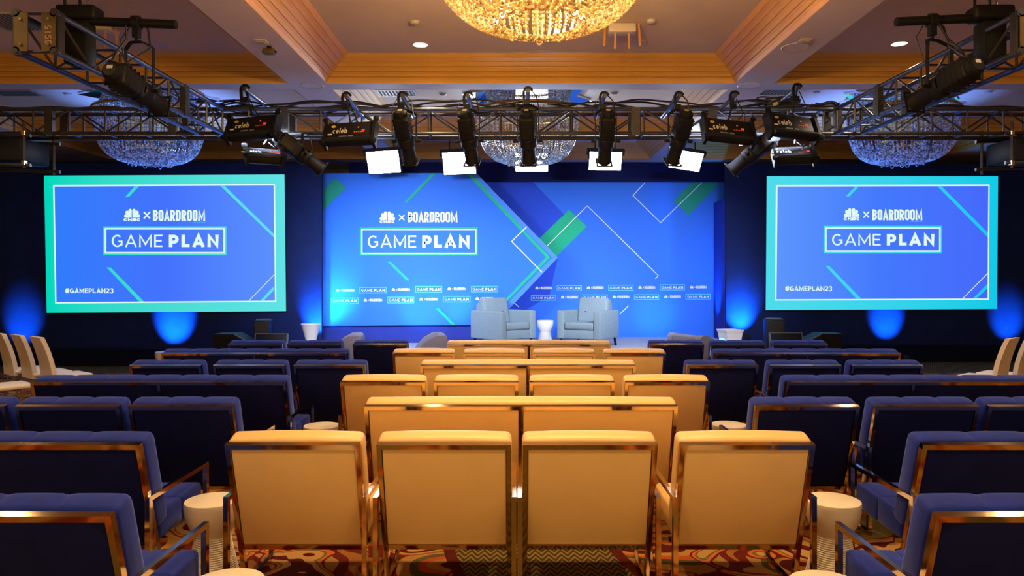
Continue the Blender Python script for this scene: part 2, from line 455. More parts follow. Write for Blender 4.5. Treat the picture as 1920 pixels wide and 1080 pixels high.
# ------------------------------------------------------------------ stroke lettering
def arc(cx, cy, rx, ry, a0, a1, n=14):
    return [(cx+rx*math.cos(R(a0+(a1-a0)*k/n)), cy+ry*math.sin(R(a0+(a1-a0)*k/n))) for k in range(n+1)]
def rrect(l, b, r, t, q):
    q = min(q, (r-l)/2, (t-b)/2)
    p = arc(r-q, t-q, q, q, 0, 90, 5)+arc(l+q, t-q, q, q, 90, 180, 5)+arc(l+q, b+q, q, q, 180, 270, 5)+arc(r-q, b+q, q, q, 270, 360, 5)
    return p + [p[0]]
def glyph(c, w, t, q=None):
    h = t/2; l, r, b, p = h, w-h, h, 1-h; m = .5
    if q is None: q = .3
    if c == 'A': return [[(l*.8,0),(w/2,1-h*.6),(w-l*.8,0)], [(l+(w/2-l)*.36,.30),(r-(r-w/2)*.36,.30)]]
    if c == 'M': return [[(l,0),(l,1-h),(w/2,.22),(r,1-h),(r,0)]]
    if c == 'E': return [[(w,p),(l,p),(l,b),(w,b)], [(l,.51),(w*.9,.51)]]
    if c == 'L': return [[(l,1),(l,b),(w,b)]]
    if c == 'N': return [[(l,0),(l,1-h),(r,h),(r,1)]]
    if c == 'P': return [[(l,0),(l,p)]+[(r-.22,p)]+arc(r-.22,(p+.40)/2,.22,(p-.40)/2,90,-90,8)+[(l,.40)]]
    if c == 'G': return [arc(w/2,.5,w/2-h,.5-h,48,318,22)+[(r-.02,.20),(r-.02,.47),(w*.60,.47)]]
    if c == 'C': return [arc(w/2,.5,w/2-h,.5-h,40,320,18)]
    if c == 'O': return [rrect(l,b,r,p,q)]
    if c == 'D': return [[(l,0),(l,p),(r-q,p)]+arc(r-q,p-q,q,q,90,0,5)+[(r,b+q)]+arc(r-q,b+q,q,q,0,-90,5)+[(l,b)]]
    if c == 'B':
        q = min(.2, (r-l)*.8)
        return [[(l,0),(l,p),(r-q,p)]+arc(r-q,(p+.53)/2,q,(p-.53)/2,90,-90,7)+[(l,.53)], [(l,.53),(r-q,.53)]+arc(r-q,(.53+b)/2,q,(.53-b)/2,90,-90,7)+[(l,b)]]
    if c == 'R':
        q = min(.22, (r-l)*.8)
        return [[(l,0),(l,p),(r-q,p)]+arc(r-q,(p+.46)/2,q,(p-.46)/2,90,-90,7)+[(l,.46)], [(w*.5,.46),(r,0)]]
    if c == '#': return [[(w*.28,0),(w*.40,1)],[(w*.64,0),(w*.76,1)],[(0,.66),(w,.66)],[(0,.33),(w,.33)]]
    if c == '2': return [arc(w/2,1-.30,w/2-h,.30-h,160,-40,9)+[(l,b),(w,b)]]
    if c == '3': return [arc(w/2,.74,w/2-h,.26-h,150,-90,9), arc(w/2,.26+h*.3,w/2-h,.26,90,-150,9)]
    if c == 'X': return [[(0,0),(w,1)],[(0,1),(w,0)]]
    if c == '9': return [rrect(l,.45,r,p,.2), [(r,.7),(r,.1),(l,b)]]
    if c == '1': return [[(w/2,0),(w/2,1)]]
    if c == '5': return [[(r,p),(l,p),(l,.56),(r-.15,.56)]+arc(r-.15,(.56+b)/2,.15,(.56-b)/2,90,-90,6)+[(l,b)]]
    if c == 'c': return [arc(w/2,.33,w/2-h,.33-h,50,310,12)]
    if c == 'e': return [[(l,.33),(r,.33)]+arc(w/2,.33,w/2-h,.33-h,0,310,14)]
    if c == 'l': return [[(w/2,0),(w/2,1)]]
    if c == 'b': return [[(l,0),(l,1)], arc(w/2,.33,w/2-h,.33-h,0,360,14)]
    return []
def ribbon(mb, pts, t, y, fx):
    P = [Vector(p) for p in pts]; n = len(P); closed = (P[0]-P[-1]).length < 1e-6
    vs = []
    for i in range(n):
        if closed:
            a = P[(i-1) % (n-1)]; c = P[(i+1) % (n-1)] if i < n-1 else P[1]
        else:
            a = P[max(i-1, 0)]; c = P[min(i+1, n-1)]
        d0 = (P[i]-a); d1 = (c-P[i])
        if d0.length < 1e-7: d0 = d1
        if d1.length < 1e-7: d1 = d0
        d0.normalize(); d1.normalize()
        n0 = Vector((-d0.y, d0.x)); n1 = Vector((-d1.y, d1.x)); nn = n0+n1
        if nn.length < 1e-4: nn = n0
        nn.normalize(); k = 1/max(.45, nn.dot(n0))
        for s in (1, -1):
            q = P[i]+nn*(s*t/2*k); xx, zz = fx(q.x, q.y); vs.append((xx, y, zz))
    mb.add(vs, [(2*i, 2*i+1, 2*i+3, 2*i+2) for i in range(n-1)])
def word(mb, text, x0, z0, x1, z1, y, t, gap, widths=None, q=None, wdef=.62, F=None):
    """text fitted into the box; t = stroke weight as a share of the letter height"""
    ws = [((widths or {}).get(c, wdef) if c != ' ' else .36) for c in text]
    tot = sum(ws)+gap*(len(text)-1); hgt = z1-z0; sx = (x1-x0)/tot
    cx = 0
    for c, w in zip(text, ws):
        if c != ' ':
            tt = t(c) if callable(t) else t
            for pl in glyph(c, w, tt, q):
                ribbon(mb, pl, tt, y, F or (lambda a, b, cx=cx: (x0+(cx+a)*sx, z0+b*hgt)))
        cx += w+gap
    return mb
def frame_rect(mb, x0, z0, x1, z1, t, y):
    for a in ((x0,z0,x1,z0+t),(x0,z1-t,x1,z1),(x0,z0+t,x0+t,z1-t),(x1-t,z0+t,x1,z1-t)):
        mb.plate([(a[0],a[1]),(a[2],a[1]),(a[2],a[3]),(a[0],a[3])], y)
    return mb
def peacock(mb, cx, zb, w, h, y):
    for a in (-14, 14, -44, 44, -76, 76):
        L = h*(1.0 if abs(a) < 60 else .92)
        pl = [(cx + math.copysign(w*.03, a), zb)]
        d = (math.sin(R(a)), math.cos(R(a))); n = (d[1], -d[0]); wd = h*.205
        for k in range(9):
            c = -math.pi/2 + math.pi*k/8
            u = L-wd+wd*math.cos(c); v = wd*math.sin(c)
            sx = w/(2*h)
            pl.append((cx+(d[0]*u+n[0]*v)*sx*1.02+math.copysign(w*.02, a), zb+max(0, d[1]*u+n[1]*v)))
        mb.plate(pl, y)
    return mb
WG = {'G':.80,'A':.84,'M':.92,'E':.60,'P':.62,'L':.56,'N':.84,' ':.3}
def game_plan(parent, x0, z0, x1, z1, y, mt):
    """light GAME, bold PLAN"""
    out = []
    for tx, a, b, wt, gp, ws in (('GAME', x0, x0+(x1-x0)*.475, .125, .17, WG), ('PLAN', x0+(x1-x0)*.535, x1, .25, .20, {'P':.70,'L':.58,'A':.88,'N':.80})):
        out.append(obj('title_lettering', local(word(MB(), tx, a, z0, b, z1, y, wt, gp, ws), parent), mt, parent, smooth=0))
    return out
def boardroom(mb, x0, z0, x1, z1, y):
    return word(mb, 'BOARDROOM', x0, z0, x1, z1, y, .165, .05, {'M':.60,'A':.47}, .17, wdef=.42)

# ------------------------------------------------------------------ projection screens at both sides
def screen(label, d, TL, TR, BR, BL, inner, pic, cols, strokes, logo, box, tag_, lines):
    cx = X((TL[0]+BR[0])/2, d)
    t = thing('projection_screen', label, 'screen', (cx, d, Z(BL[1], d)))
    def q(p): return (X(p[0], d), Z(p[1], d))
    poly = [q(BL), q(BR), q(TR), q(TL)]
    obj('screen_case', local(MB().prism(poly, d-.05, d-.005), t), M_black, t, smooth=0)
    e1, e2, w_, pc = cols
    gx0, gx1 = poly[0][0]-cx, poly[1][0]-cx
    mb_ = emat('screen_border_glow', e1, e2, 'X', gx0, gx1)
    mp = emat('screen_picture_glow', pc[0], pc[1], 'X', gx0, gx1, cc=pc[2])
    mw = emat('screen_white_glow', w_)
    ms = emat('screen_stripe_glow', e1, e2, 'X', gx0, gx1)
    obj('border_picture', local(MB().plate(poly, d-.052), t), mb_, t, smooth=0)
    obj('white_outline', local(MB().plate([q(p) for p in inner], d-.055), t), mw, t, smooth=0)
    obj('picture', local(MB().plate([q(p) for p in pic], d-.058), t), mp, t, smooth=0)
    for s in strokes: obj('diagonal_stripe', local(MB().plate([q(p) for p in s], d-.061), t), ms, t, smooth=0)
    for s in lines: obj('thin_line', local(MB().plate([q(p) for p in s], d-.061), t), mw, t, smooth=0)
    (px0, pz, pw, ph), (cn), (xx), (bd) = logo
    def lp(nm, mb): obj(nm, local(mb, t), mw, t, smooth=0)
    lp('peacock_logo', peacock(MB(), X(px0, d), Z(pz, d), pw*d/FPX, ph*d/FPX, d-.063))
    lp('network_lettering', word(MB(), 'CNBC', X(cn[0], d), Z(cn[3], d), X(cn[2], d), Z(cn[1], d), d-.064, .36, .12, wdef=1.35))
    lp('cross_sign', word(MB(), 'X', X(xx[0], d), Z(xx[3], d), X(xx[2], d), Z(xx[1], d), d-.063, .24, 0, wdef=1.0))
    lp('wordmark_lettering', boardroom(MB(), X(bd[0], d), Z(bd[3], d), X(bd[2], d), Z(bd[1], d), d-.063))
    obj('small_print_line', local(MB().plate([(X(bd[2]-22, d), Z(bd[3]+2.6, d)), (X(bd[2], d), Z(bd[3]+2.6, d)), (X(bd[2], d), Z(bd[3]+2.0, d)), (X(bd[2]-22, d), Z(bd[3]+2.0, d))], d-.063), t), ms, t, smooth=0)
    bx = box
    obj('title_box_border', local(frame_rect(MB(), X(bx[0], d), Z(bx[3], d), X(bx[2], d), Z(bx[1], d), 3.0*d/FPX, d-.063), t), ms, t, smooth=0)
    obj('title_box_outline', local(frame_rect(MB(), X(bx[0]+3, d), Z(bx[3]-3, d), X(bx[2]-3, d), Z(bx[1]+3, d), 2.8*d/FPX, d-.064), t), mw, t, smooth=0)
    g = game_plan(t, X(bx[0]+16, d), Z(bx[3]-15, d), X(bx[2]-14.5, d), Z(bx[1]+15.5, d), d-.063, mw)
    mb = word(MB(), '#GAMEPLAN23', X(tag_[0], d), Z(tag_[3], d), X(tag_[2], d), Z(tag_[1], d), d-.063, .20, .10, {'M':.85,'G':.75,'A':.76,'N':.74,'#':.75}, wdef=.6)
    obj('hashtag_lettering', local(mb, t), mw, t, smooth=0)
    return t
SW = lin('#e2fbf6')
screen('big screen with green border and game title on left navy drape', DL-.02, (86,330), (535,328), (538,583), (91,586),
       [(107,569),(520,566),(517.5,345.5),(103,347.5)], [(109.5,566.5),(517.5,563.5),(515,348.5),(106,350.5)],
       (lin('#00d8bc'), lin('#62e2e6'), SW, (lin('#2f7dfb'), lin('#5e93fd'), lin('#4472fd'))),
       [[(238,370),(245,370),(264,350),(256,350)], [(416,349.5),(424,349.5),(515.5,439),(515.8,446)],
        [(203,501.5),(211,501.5),(273,565.2),(264,565.3)], [(490,564),(496,564),(516,544),(516,536)]],
       ((251, 408.6, 31, 17), (235,409.5,267,415.2), (273,398,284.5,410), (290,394,387.5,415)),
       (197,425,427,478.5), (126,540.5,216,549.5), [[(468,564),(469.6,564),(516.4,515.6),(516.4,514)]])
screen('big screen with cyan border and game title on right navy drape', DR-.02, (1436,331), (1868,331), (1866,579), (1434,581),
       [(1451,563.5),(1850.5,562),(1852,346.5),(1453,347.5)], [(1454,561),(1848,559.5),(1849.5,349.5),(1456,350.5)],
       (lin('#4edcec'), lin('#10cbe8'), SW, (lin('#5f98fd'), lin('#4668fb'), lin('#4478fd'))),
       [[(1583,369),(1590,369),(1608,350),(1601,350)], [(1754,350),(1762,350),(1848.5,437),(1848.5,445.5)],
        [(1545,498.5),(1552,498.5),(1612,559.7),(1603,559.8)], [(1821,559),(1828,559),(1848,540),(1848,532)]],
       ((1594, 407.2, 30, 16.8), (1579,408,1609.5,413.5), (1616,397.5,1626.5,408.5), (1632.5,393,1726,413.5)),
       (1541.5,423.5,1763,475.5), (1470,536.5,1557.5,545.5), [[(1801,559.4),(1802.6,559.4),(1848.4,513),(1848.4,511.2)]])

# ------------------------------------------------------------------ the stage set: arrow shaped flat and printed backdrop
P_blue = mat('printed_blue', lin('#2e78ff'), .6, spec=.2)
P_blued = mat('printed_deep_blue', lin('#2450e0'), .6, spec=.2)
P_lblue = mat('printed_light_blue', lin('#4b8cff'), .6, spec=.2)
P_green = mat('printed_green', lin('#18b98e'), .6, spec=.2)
P_greend = mat('printed_teal_green', lin('#1a9a8c'), .6, spec=.2)
P_white = mat('printed_white', lin('#e6f4ff'), .6, spec=.2)
P_mint = mat('printed_mint', lin('#5fe0e0'), .6, spec=.2)
DA, DB = 13.88, 15.28
def P2(p, d): return (X(p[0], d), Z(p[1], d))
def seg(p, q, w, d, y):
    a, b = Vector(P2(p, d)), Vector(P2(q, d)); t = (b-a).normalized(); n = Vector((-t.y, t.x))*(w*d/FPX/2)
    return MB().plate([tuple(a+n), tuple(b+n), tuple(b-n), tuple(a-n)], y)
def small_box(t, d, x0, y0, x1, y1):
    obj('small_title_outline', local(frame_rect(MB(), X(x0,d), Z(y1,d), X(x1,d), Z(y0,d), 1.0*d/FPX, d-.012), t), P_mint, t, smooth=0)
    g = game_plan(t, X(x0+3.2,d), Z(y1-3.2,d), X(x1-3,d), Z(y0+3.4,d), d-.012, P_white)
def small_logo(t, d, x0, x1, yc):
    w = x1-x0
    for nm, mb in (('small_peacock_logo', peacock(MB(), X(x0+3.3,d), Z(yc+2.3,d), 6.6*d/FPX, 5*d/FPX, d-.012)),
                   ('small_cross_sign', word(MB(), 'X', X(x0+w*.26,d), Z(yc+1.3,d), X(x0+w*.32,d), Z(yc-1.2,d), d-.012, .3, 0, wdef=1)),
                   ('small_wordmark', boardroom(MB(), X(x0+w*.36,d), Z(yc+2.4,d), X(x1,d), Z(yc-2.6,d), d-.012))):
        obj(nm, local(mb, t), P_white, t, smooth=0)
arrow = thing('arrow_flat', 'blue arrow-shaped set flat with game title standing at stage left half', 'set flat', (X(750,DA), DA, HS))
ap = [(605.5,611),(926,609),(1046,483),(893,324.5),(605.5,325)]
obj('panel', local(MB().prism([P2(p,DA) for p in ap], DA, DA+.07), arrow), P_blue, arrow, smooth=0)
y1 = DA-.004; y2 = DA-.008
def apart(nm, mb, m): return obj(nm, local(mb, arrow), m, arrow, smooth=0)
apart('light_edge_band', MB().plate([P2(p,DA) for p in ((893,324.5),(1046,483),(1035,483),(879,325))], y1), P_lblue)
apart('light_edge_band', MB().plate([P2(p,DA) for p in ((1046,483),(926,609),(913,609),(1035,483))], y1), P_lblue)
apart('green_stripe', MB().plate([P2(p,DA) for p in ((874,325),(882,325),(1031,482.5),(949,566),(943,566),(1024,482.5))], y2), P_green)
apart('green_block', MB().plate([P2(p,DA) for p in ((606,356),(629,333.5),(649.5,352),(606,395))], y2), P_greend)
apart('green_stripe', MB().plate([P2(p,DA) for p in ((758,380),(763,380),(817.5,325.2),(810,325.2))], y2), P_green)
apart('green_stripe', MB().plate([P2(p,DA) for p in ((727,491),(733,491),(768.5,525.5),(762,525.5))], y2), P_green)
apart('green_stripe', MB().plate([P2(p,DA) for p in ((817.5,578.5),(823,578.5),(854,609.4),(847,609.4))], y2), P_green)
apart('thin_line', seg((988,425), (959,453), 1.6, DA, DA-.011), P_white)
apart('thin_line', seg((959,452.4), (1016.5,510.5), 1.6, DA, DA-.011), P_white)
apart('peacock_logo', peacock(MB(), X(726.5,DA), Z(413,DA), 30*DA/FPX, 17*DA/FPX, DA-.012), P_white)
apart('network_lettering', word(MB(), 'CNBC', X(712,DA), Z(418.3,DA), X(741,DA), Z(413.5,DA), DA-.013, .36, .12, wdef=1.35), P_white)
apart('cross_sign', word(MB(), 'X', X(748.5,DA), Z(413,DA), X(758.5,DA), Z(403,DA), DA-.012, .2, 0, wdef=1.0), P_white)
apart('wordmark_lettering', boardroom(MB(), X(765,DA), Z(417,DA), X(858,DA), Z(397,DA), DA-.012), P_white)
apart('title_box_border', frame_rect(MB(), X(675,DA), Z(479,DA), X(896,DA), Z(426.5,DA), 2.8*DA/FPX, DA-.011), P_green)
apart('title_box_outline', frame_rect(MB(), X(677.7,DA), Z(476.2,DA), X(893.3,DA), Z(429.3,DA), 2.2*DA/FPX, DA-.012), P_white)
g = game_plan(arrow, X(690,DA), Z(464.5,DA), X(880.5,DA), Z(441.5,DA), DA-.012, P_white)
def zx(a): return 600+a/5.3333
def zy(a): return 520+a/5.3333
for a, b, c, d in ((397,98,665,160),(953,88,1222,153),(1510,87,1780,148),(112,203,385,266),(675,195,942,259),(1230,188,1503,250)):
    small_box(arrow, DA, zx(a), zy(b), zx(c), zy(d))
for a, b, c in ((160,345,130),(718,900,122),(1275,1460,114),(437,622,228),(995,1180,220),(1555,1740,212)):
    small_logo(arrow, DA, zx(a), zx(b), zy(c))

bd = thing('printed_backdrop', 'wide printed blue backdrop with white lines behind right half of stage', 'backdrop', (.4, DB, HS))
def bpart(nm, mb, m): return obj(nm, local(mb, bd), m, bd, smooth=0)
bpart('panel', MB().box(-3.6, 4.45, DB, DB+.06, HS, Z(342,DB)), P_blue)
bpart('top_rail', MB().box(-3.6, 4.45, DB-.03, DB+.06, Z(342,DB), Z(339.5,DB)), M_drape)
yb = DB-.006
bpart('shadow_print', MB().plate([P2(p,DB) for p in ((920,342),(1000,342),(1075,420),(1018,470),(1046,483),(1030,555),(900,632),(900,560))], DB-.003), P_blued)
bpart('green_block', MB().plate([P2(p,DB) for p in ((1010,448),(1067,393.5),(1100,424.5),(1044,480),(1040,478))], yb), P_green)
bpart('green_block', MB().plate([P2(p,DB) for p in ((1263,377),(1296,342.5),(1349,342.5),(1291,404))], yb), P_greend)
for a, b in (((1025,462),(1101,386)), ((1100.5,385.5),(1234.5,517)), ((1234.5,516.5),(1228.5,522.5)), ((1209,342.5),(1186.5,367)), ((1186.5,366.6),(1239,418)), ((1238,418),(1315.5,342.5)),
             ((1162,589),(1178.5,573)), ((962,566),(973,575.5))):
    bpart('thin_line', seg(a, b, 1.3, DB, DB-.010), P_white)
def wx(a): return 920+a/3.0
def wy(a): return 300+a/3.0
for a, b, c, d in ((372,705,512,737),(661,703,802,735),(951,700,1091,733),(227,760,367,791),(517,757,657,788),(806,756,946,787),(1096,753,1236,785)):
    small_box(bd, DB, wx(a), wy(b), wx(c), wy(d))
for a, b, c in ((250,345,720),(540,635,718),(830,925,717),(1120,1215,715),(395,490,772),(685,780,770),(975,1070,769)):
    small_logo(bd, DB, wx(a), wx(b), wy(c))
tag(obj('valance_cloth', MB().box(-3.6, 4.6, DB+.07, DB+.12, HS, 4.12), M_valance), 'dark blue cloth wall rising above the printed backdrop', 'cloth')
tag(obj('return_flat', MB().prism([(0,0),(.03,0),(.03,Z(370,DR)-HS),(0,Z(370,DR)-HS)], 0, 1.0), M_bluefab, loc=(X(1361,DR)-.005, DR+.10, HS), rot=(0,0,R(-4))), 'narrow royal blue return flat between backdrop and right navy drape', 'set flat')
tag(obj('base_cloth', MB().box(X(604,DA), X(905,DA), DA+.075, DA+.11, HS, Z(600,DA)), M_bluefab), 'royal blue base cloth hanging under the arrow-shaped flat', 'cloth')

# ------------------------------------------------------------------ lounge seating
TH = math.atan(.3076)
FM = Matrix.Translation((0, .128, .275)) @ Matrix.Rotation(TH, 4, 'X')   # local z runs up the reclined back, local y forward
VT = .595
def seat(name, label, cat, wf, fab, back, nb, ns, mid, loc, group):
    """wf = width of the reclined back frame"""
    t = thing(name, label, cat, loc, 0, group)
    hx = wf/2; b = .024
    mb = MB()
    for s in (-1, 1): mb.bar((s*(hx-b/2), -.047, .844), (s*(hx-b/2), .2126, 0), b, .03)
    mb.box(-hx, hx, -.015, .015, VT-.026, VT, FM); mb.box(-hx+b, hx-b, -.015, .015, -.013, .013, FM)
    if mid: mb.box(-.012, .012, -.015, .015, .013, VT-.026, FM)
    obj('back_frame', mb, M_gold, t, smooth=0)
    ax = hx+.0135
    for s in (-1, 1):
        mb = MB()
        mb.bar((s*ax, 0, 0), (s*ax, 0, .57), b, .03); mb.bar((s*ax, .66, 0), (s*ax, .66, .57), b, .03)
        mb.box(s*ax-b/2, s*ax+b/2, .0151, .6449, .546, .57); mb.box(s*ax-b/2, s*ax+b/2, .0151, .6449, 0, .024)
        obj('arm_frame', mb, M_gold, t, smooth=0)
    mb = MB(); mb.box(-ax+.013, ax-.013, .635, .66, .265, .29); mb.box(-ax+.013, ax-.013, .20, .225, .265, .29)
    if mid: mb.box(-.012, .012, .64, .662, 0, .265)
    obj('seat_rail', mb, M_gold, t, smooth=0)
    mb = MB(); spans = [(-hx+b, -.012), (.012, hx-b)] if mid else [(-hx+b, hx-b)]
    for x0, x1 in spans: mb.rbox(x0+.002, x1-.002, -.008, .02, .013, VT-.027, .006, 2, FM)
    obj('back_panel', mb, back, t, smooth=50)
    mb = MB(); seams = [-wf/2+wf*k/nb for k in range(1, nb)]
    mb.loft(wf+.006, .09, VT+.006, .017, .14, .04, seams, FM, .005 if nb == 1 else .002)
    obj('back_cushion', mb, fab, t, smooth=60)
    mb = MB(); sw = wf-.02; w = sw/ns; SM = Matrix.Translation((0, .16, .29)) @ Matrix.Rotation(R(2.5), 4, 'X')
    for k in range(ns):
        x0 = -sw/2+w*k
        if fab is M_velvet:
            for q in range(2): mb.rbox(x0-.003, x0+w+.003, q*.25-.002, (q+1)*.25+.003, .0, .145, .022, 3, SM)
        else: mb.rbox(x0, x0+w, .0, .50, .0, .145, .03, 4, SM)
    obj('seat_cushion', mb, fab, t, smooth=60)
    return t
def rowy(k): return 2.486+1.0404*k+.047     # rear posts of row k
ORD = ['first', 'second', 'third', 'fourth']
wc = ws_ = bc = bs = None
wnames = {1: 'nearest cream row', 3: 'middle cream chair row', 5: 'farthest cream chair row'}
for k, xs in ((1, (-1.103,-.357,.364,1.14)), (3, (-1.047,-.315,.4386,1.186)), (5, (-1.0,-.238,.515,1.277))):
    for i, x in enumerate(xs):
        lb = 'cream leather lounge chair with bronze frame, %s from left in %s' % (ORD[i], wnames[k])
        g = 'cream lounge chairs in %s' % wnames[k]
        p = (x, rowy(k), 0)
        if wc is None: wc = seat('lounge_chair', lb, 'chair', .664, M_cream, M_cream, 1, 1, False, p, g)
        else: dup(wc, p, lb, group=g)
for k, x, w in ((2, .03, 'nearest to camera, behind the front cream chairs'), (4, .11, 'halfway up the centre block'), (6, .154, 'closest to the stage armchairs')):
    lb = 'long cream leather sofa with bronze frame, ' + w
    p = (x, rowy(k), 0)
    if ws_ is None: ws_ = seat('sofa', lb, 'sofa', 2.0, M_cream, M_cream, 1, 2, True, p, 'cream sofas in the centre block')
    else: dup(ws_, p, lb)
bn = {0: 'nearest blue row', 2: 'second blue chair row', 4: 'third blue chair row', 6: 'blue chair row closest to stage'}
for k, left, right in ((0, (-1.736,), (1.787,)), (2, (-2.145,-2.866,-3.595), (1.858,2.624,3.345)), (4, (-1.737,-2.484,-3.263), (1.919,2.69,3.45)), (6, (-1.663,-2.464,-3.187), (1.961,2.71,3.47))):
    for side, xs in (('left', left), ('right', right)):
        for i, x in enumerate(xs):
            pos = 'only one in view' if len(xs) == 1 else (['innermost', 'middle one', 'outermost'][i])
            lb = 'navy velvet lounge chair, %s of %s block, %s' % (pos, side, bn[k])
            g = 'blue lounge chairs in %s block' % side
            p = (x, rowy(k), 0)
            if bc is None: bc = seat('lounge_chair', lb, 'chair', .664, M_velvet, M_velvetback, 3, 3, False, p, g)
            else: dup(bc, p, lb, group=g)
sn = {1: 'nearest to camera', 3: 'in the middle sofa row', 5: 'closest to the stage'}
for k, xl, xr in ((1, -2.852, 3.0), (3, -2.807, 3.114), (5, -2.817, 3.133)):
    for side, x in (('left', xl), ('right', xr)):
        lb = 'long navy velvet sofa with bronze frame, %s block, %s' % (side, sn[k])
        p = (x, rowy(k), 0); g = 'blue sofas in %s block' % side
        if bs is None: bs = seat('sofa', lb, 'sofa', 2.0, M_velvet, M_velvetback, 7, 7, True, p, g)
        else: dup(bs, p, lb, group=g)

# hourglass side tables: smooth cup on a ribbed flared base
def hourglass(label, loc, m, s=1.0, group='white hourglass side tables'):
    t = thing('side_table', label, 'side table', loc, 0, group)
    cup = [(.0,.447),(.137,.447),(.1445,.444),(.1465,.437),(.1465,.42),(.1435,.385),(.135,.345),(.121,.312),(.106,.285),(.096,.266),(0,.266)]
    obj('cup', MB().lathe([(r*s, z*s) for r, z in cup], 40), m, t, smooth=40)
    prof = []; n = 24
    for k in range(n):
        u = k/n; z = .266*(1-u); r = .089+.056*u**1.2; r2 = .089+.056*((k+1)/n)**1.2
        z2 = .266*(1-(k+1)/n)
        prof += [(r-.005, z), (r+.003, z-.002), (r2+.003, z2+.005), (r2-.005, z2+.002)]
    prof.append((0, 0))
    obj('ribbed_base', MB().lathe([(r*s, max(0, z)*s) for r, z in prof], 40), m, t, smooth=25)
    return t
ht = hourglass('white hourglass side table beside left end of nearest cream row', (-1.665, 3.92, 0), M_white)
dup(ht, (1.735, 3.92, 0), 'white hourglass side table beside right end of nearest cream row')
dup(ht, (-1.16, 2.86, 0), 'white round table top cut off by bottom edge, lower left')
dup(ht, (1.235, 2.84, 0), 'white round table top cut off by bottom edge, lower right')
dup(ht, (-1.60, 5.88, 0), 'white hourglass side table behind left end of middle cream row')
dup(ht, (1.76, 5.92, 0), 'white hourglass side table behind right end of middle cream row')
dup(ht, (X(309,11.6), 11.6, 0), 'white hourglass side table peeking out left of farthest left blue sofa')
hourglass('white hourglass side table between the two grey stage armchairs', (X(1022,13.3), 13.3, HS), M_whitecool, 1.08)
t = thing('tapered_table', 'white inverted cone side table left of the arrow-shaped flat', 'side table', (X(583,12.6), 12.6, HS))
obj('cone_body', MB().lathe([(0,0),(.12,0),(.125,.012),(.10,.10),(.092,.18),(.10,.21),(.165,.445),(.17,.45)], 40), M_whitecool, t, smooth=40)
obj('tabletop', MB().lathe([(0,.45),(.17,.45),(.173,.456),(.17,.465),(0,.465)], 40), M_whitecool, t, smooth=40)
t = thing('tapered_table', 'white square tapered side table on stage before right drape', 'side table', (X(1369,12.6), 12.6, HS), R(14))
M4 = Matrix.Rotation(R(45), 4, 'Z')
obj('tapered_body', MB().lathe([(.16,0),(.215,.30),(.235,.34)], 4, M4), M_whitecool, t, smooth=0)
obj('tabletop', MB().lathe([(.0,.338),(.238,.34),(.245,.35),(.24,.362),(0,.362)], 4, M4), M_whitecool, t, smooth=0)

# ------------------------------------------------------------------ stage armchairs
def armchair(label, loc, rz):
    t = thing('armchair', label, 'armchair', loc, rz, 'grey armchairs on the stage')
    w, dp = .88, .86                      # front faces local -y
    mb = MB().rbox(-w/2+.13, w/2-.13, -dp/2+.02, dp/2-.02, .16, .33, .02, 2); obj('seat_base', mb, M_grey, t, smooth=60)
    for s in (-1, 1):
        x0, x1 = (-w/2, -w/2+.145) if s < 0 else (w/2-.145, w/2)
        obj('arm', MB().rbox(x0, x1, -dp/2, dp/2-.01, .155, .67, .028, 3), M_grey, t, smooth=60)
    obj('back_rest', MB().rbox(-w/2+.14, w/2-.14, dp/2-.17, dp/2, .2, .80, .03, 3), M_grey, t, smooth=60)
    BM = Matrix.Translation((0, .10, .40)) @ Matrix.Rotation(R(-12), 4, 'X')
    bc_ = obj('back_cushion', MB().rbox(-.305, .305, 0, .19, .02, .52, .06, 4, BM), M_grey, t, smooth=70)
    tf = MB()
    for ux in (-.13, .13):
        for uz in (.24,):
            tf.lathe([(0,-.004),(.014,-.003),(.012,.004),(0,.006)], 10, BM @ Matrix.Translation((ux, -.002, uz)) @ Matrix.Rotation(R(90), 4, 'X'))
    obj('tuft_button', tf, M_greyd, bc_)
    sc_ = obj('seat_cushion', MB().rbox(-.292, .292, -dp/2+.005, .20, .325, .46, .045, 4), M_grey, t, smooth=70)
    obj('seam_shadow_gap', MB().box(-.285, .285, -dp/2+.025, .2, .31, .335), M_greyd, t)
    for sx in (-1, 1):
        for sy in (-1, 1):
            obj('leg', MB().bar((sx*(w/2-.07), sy*(dp/2-.07), .16), (sx*(w/2-.05), sy*(dp/2-.05), 0), .035, .035), M_black, t)
    return t
armchair('grey tufted armchair on stage, left of the white table, turned right', (X(943,13.25), 13.25, HS), R(43))
armchair('grey tufted armchair on stage, right of the white table, turned left', (X(1103,13.3), 13.3, HS), R(-31))

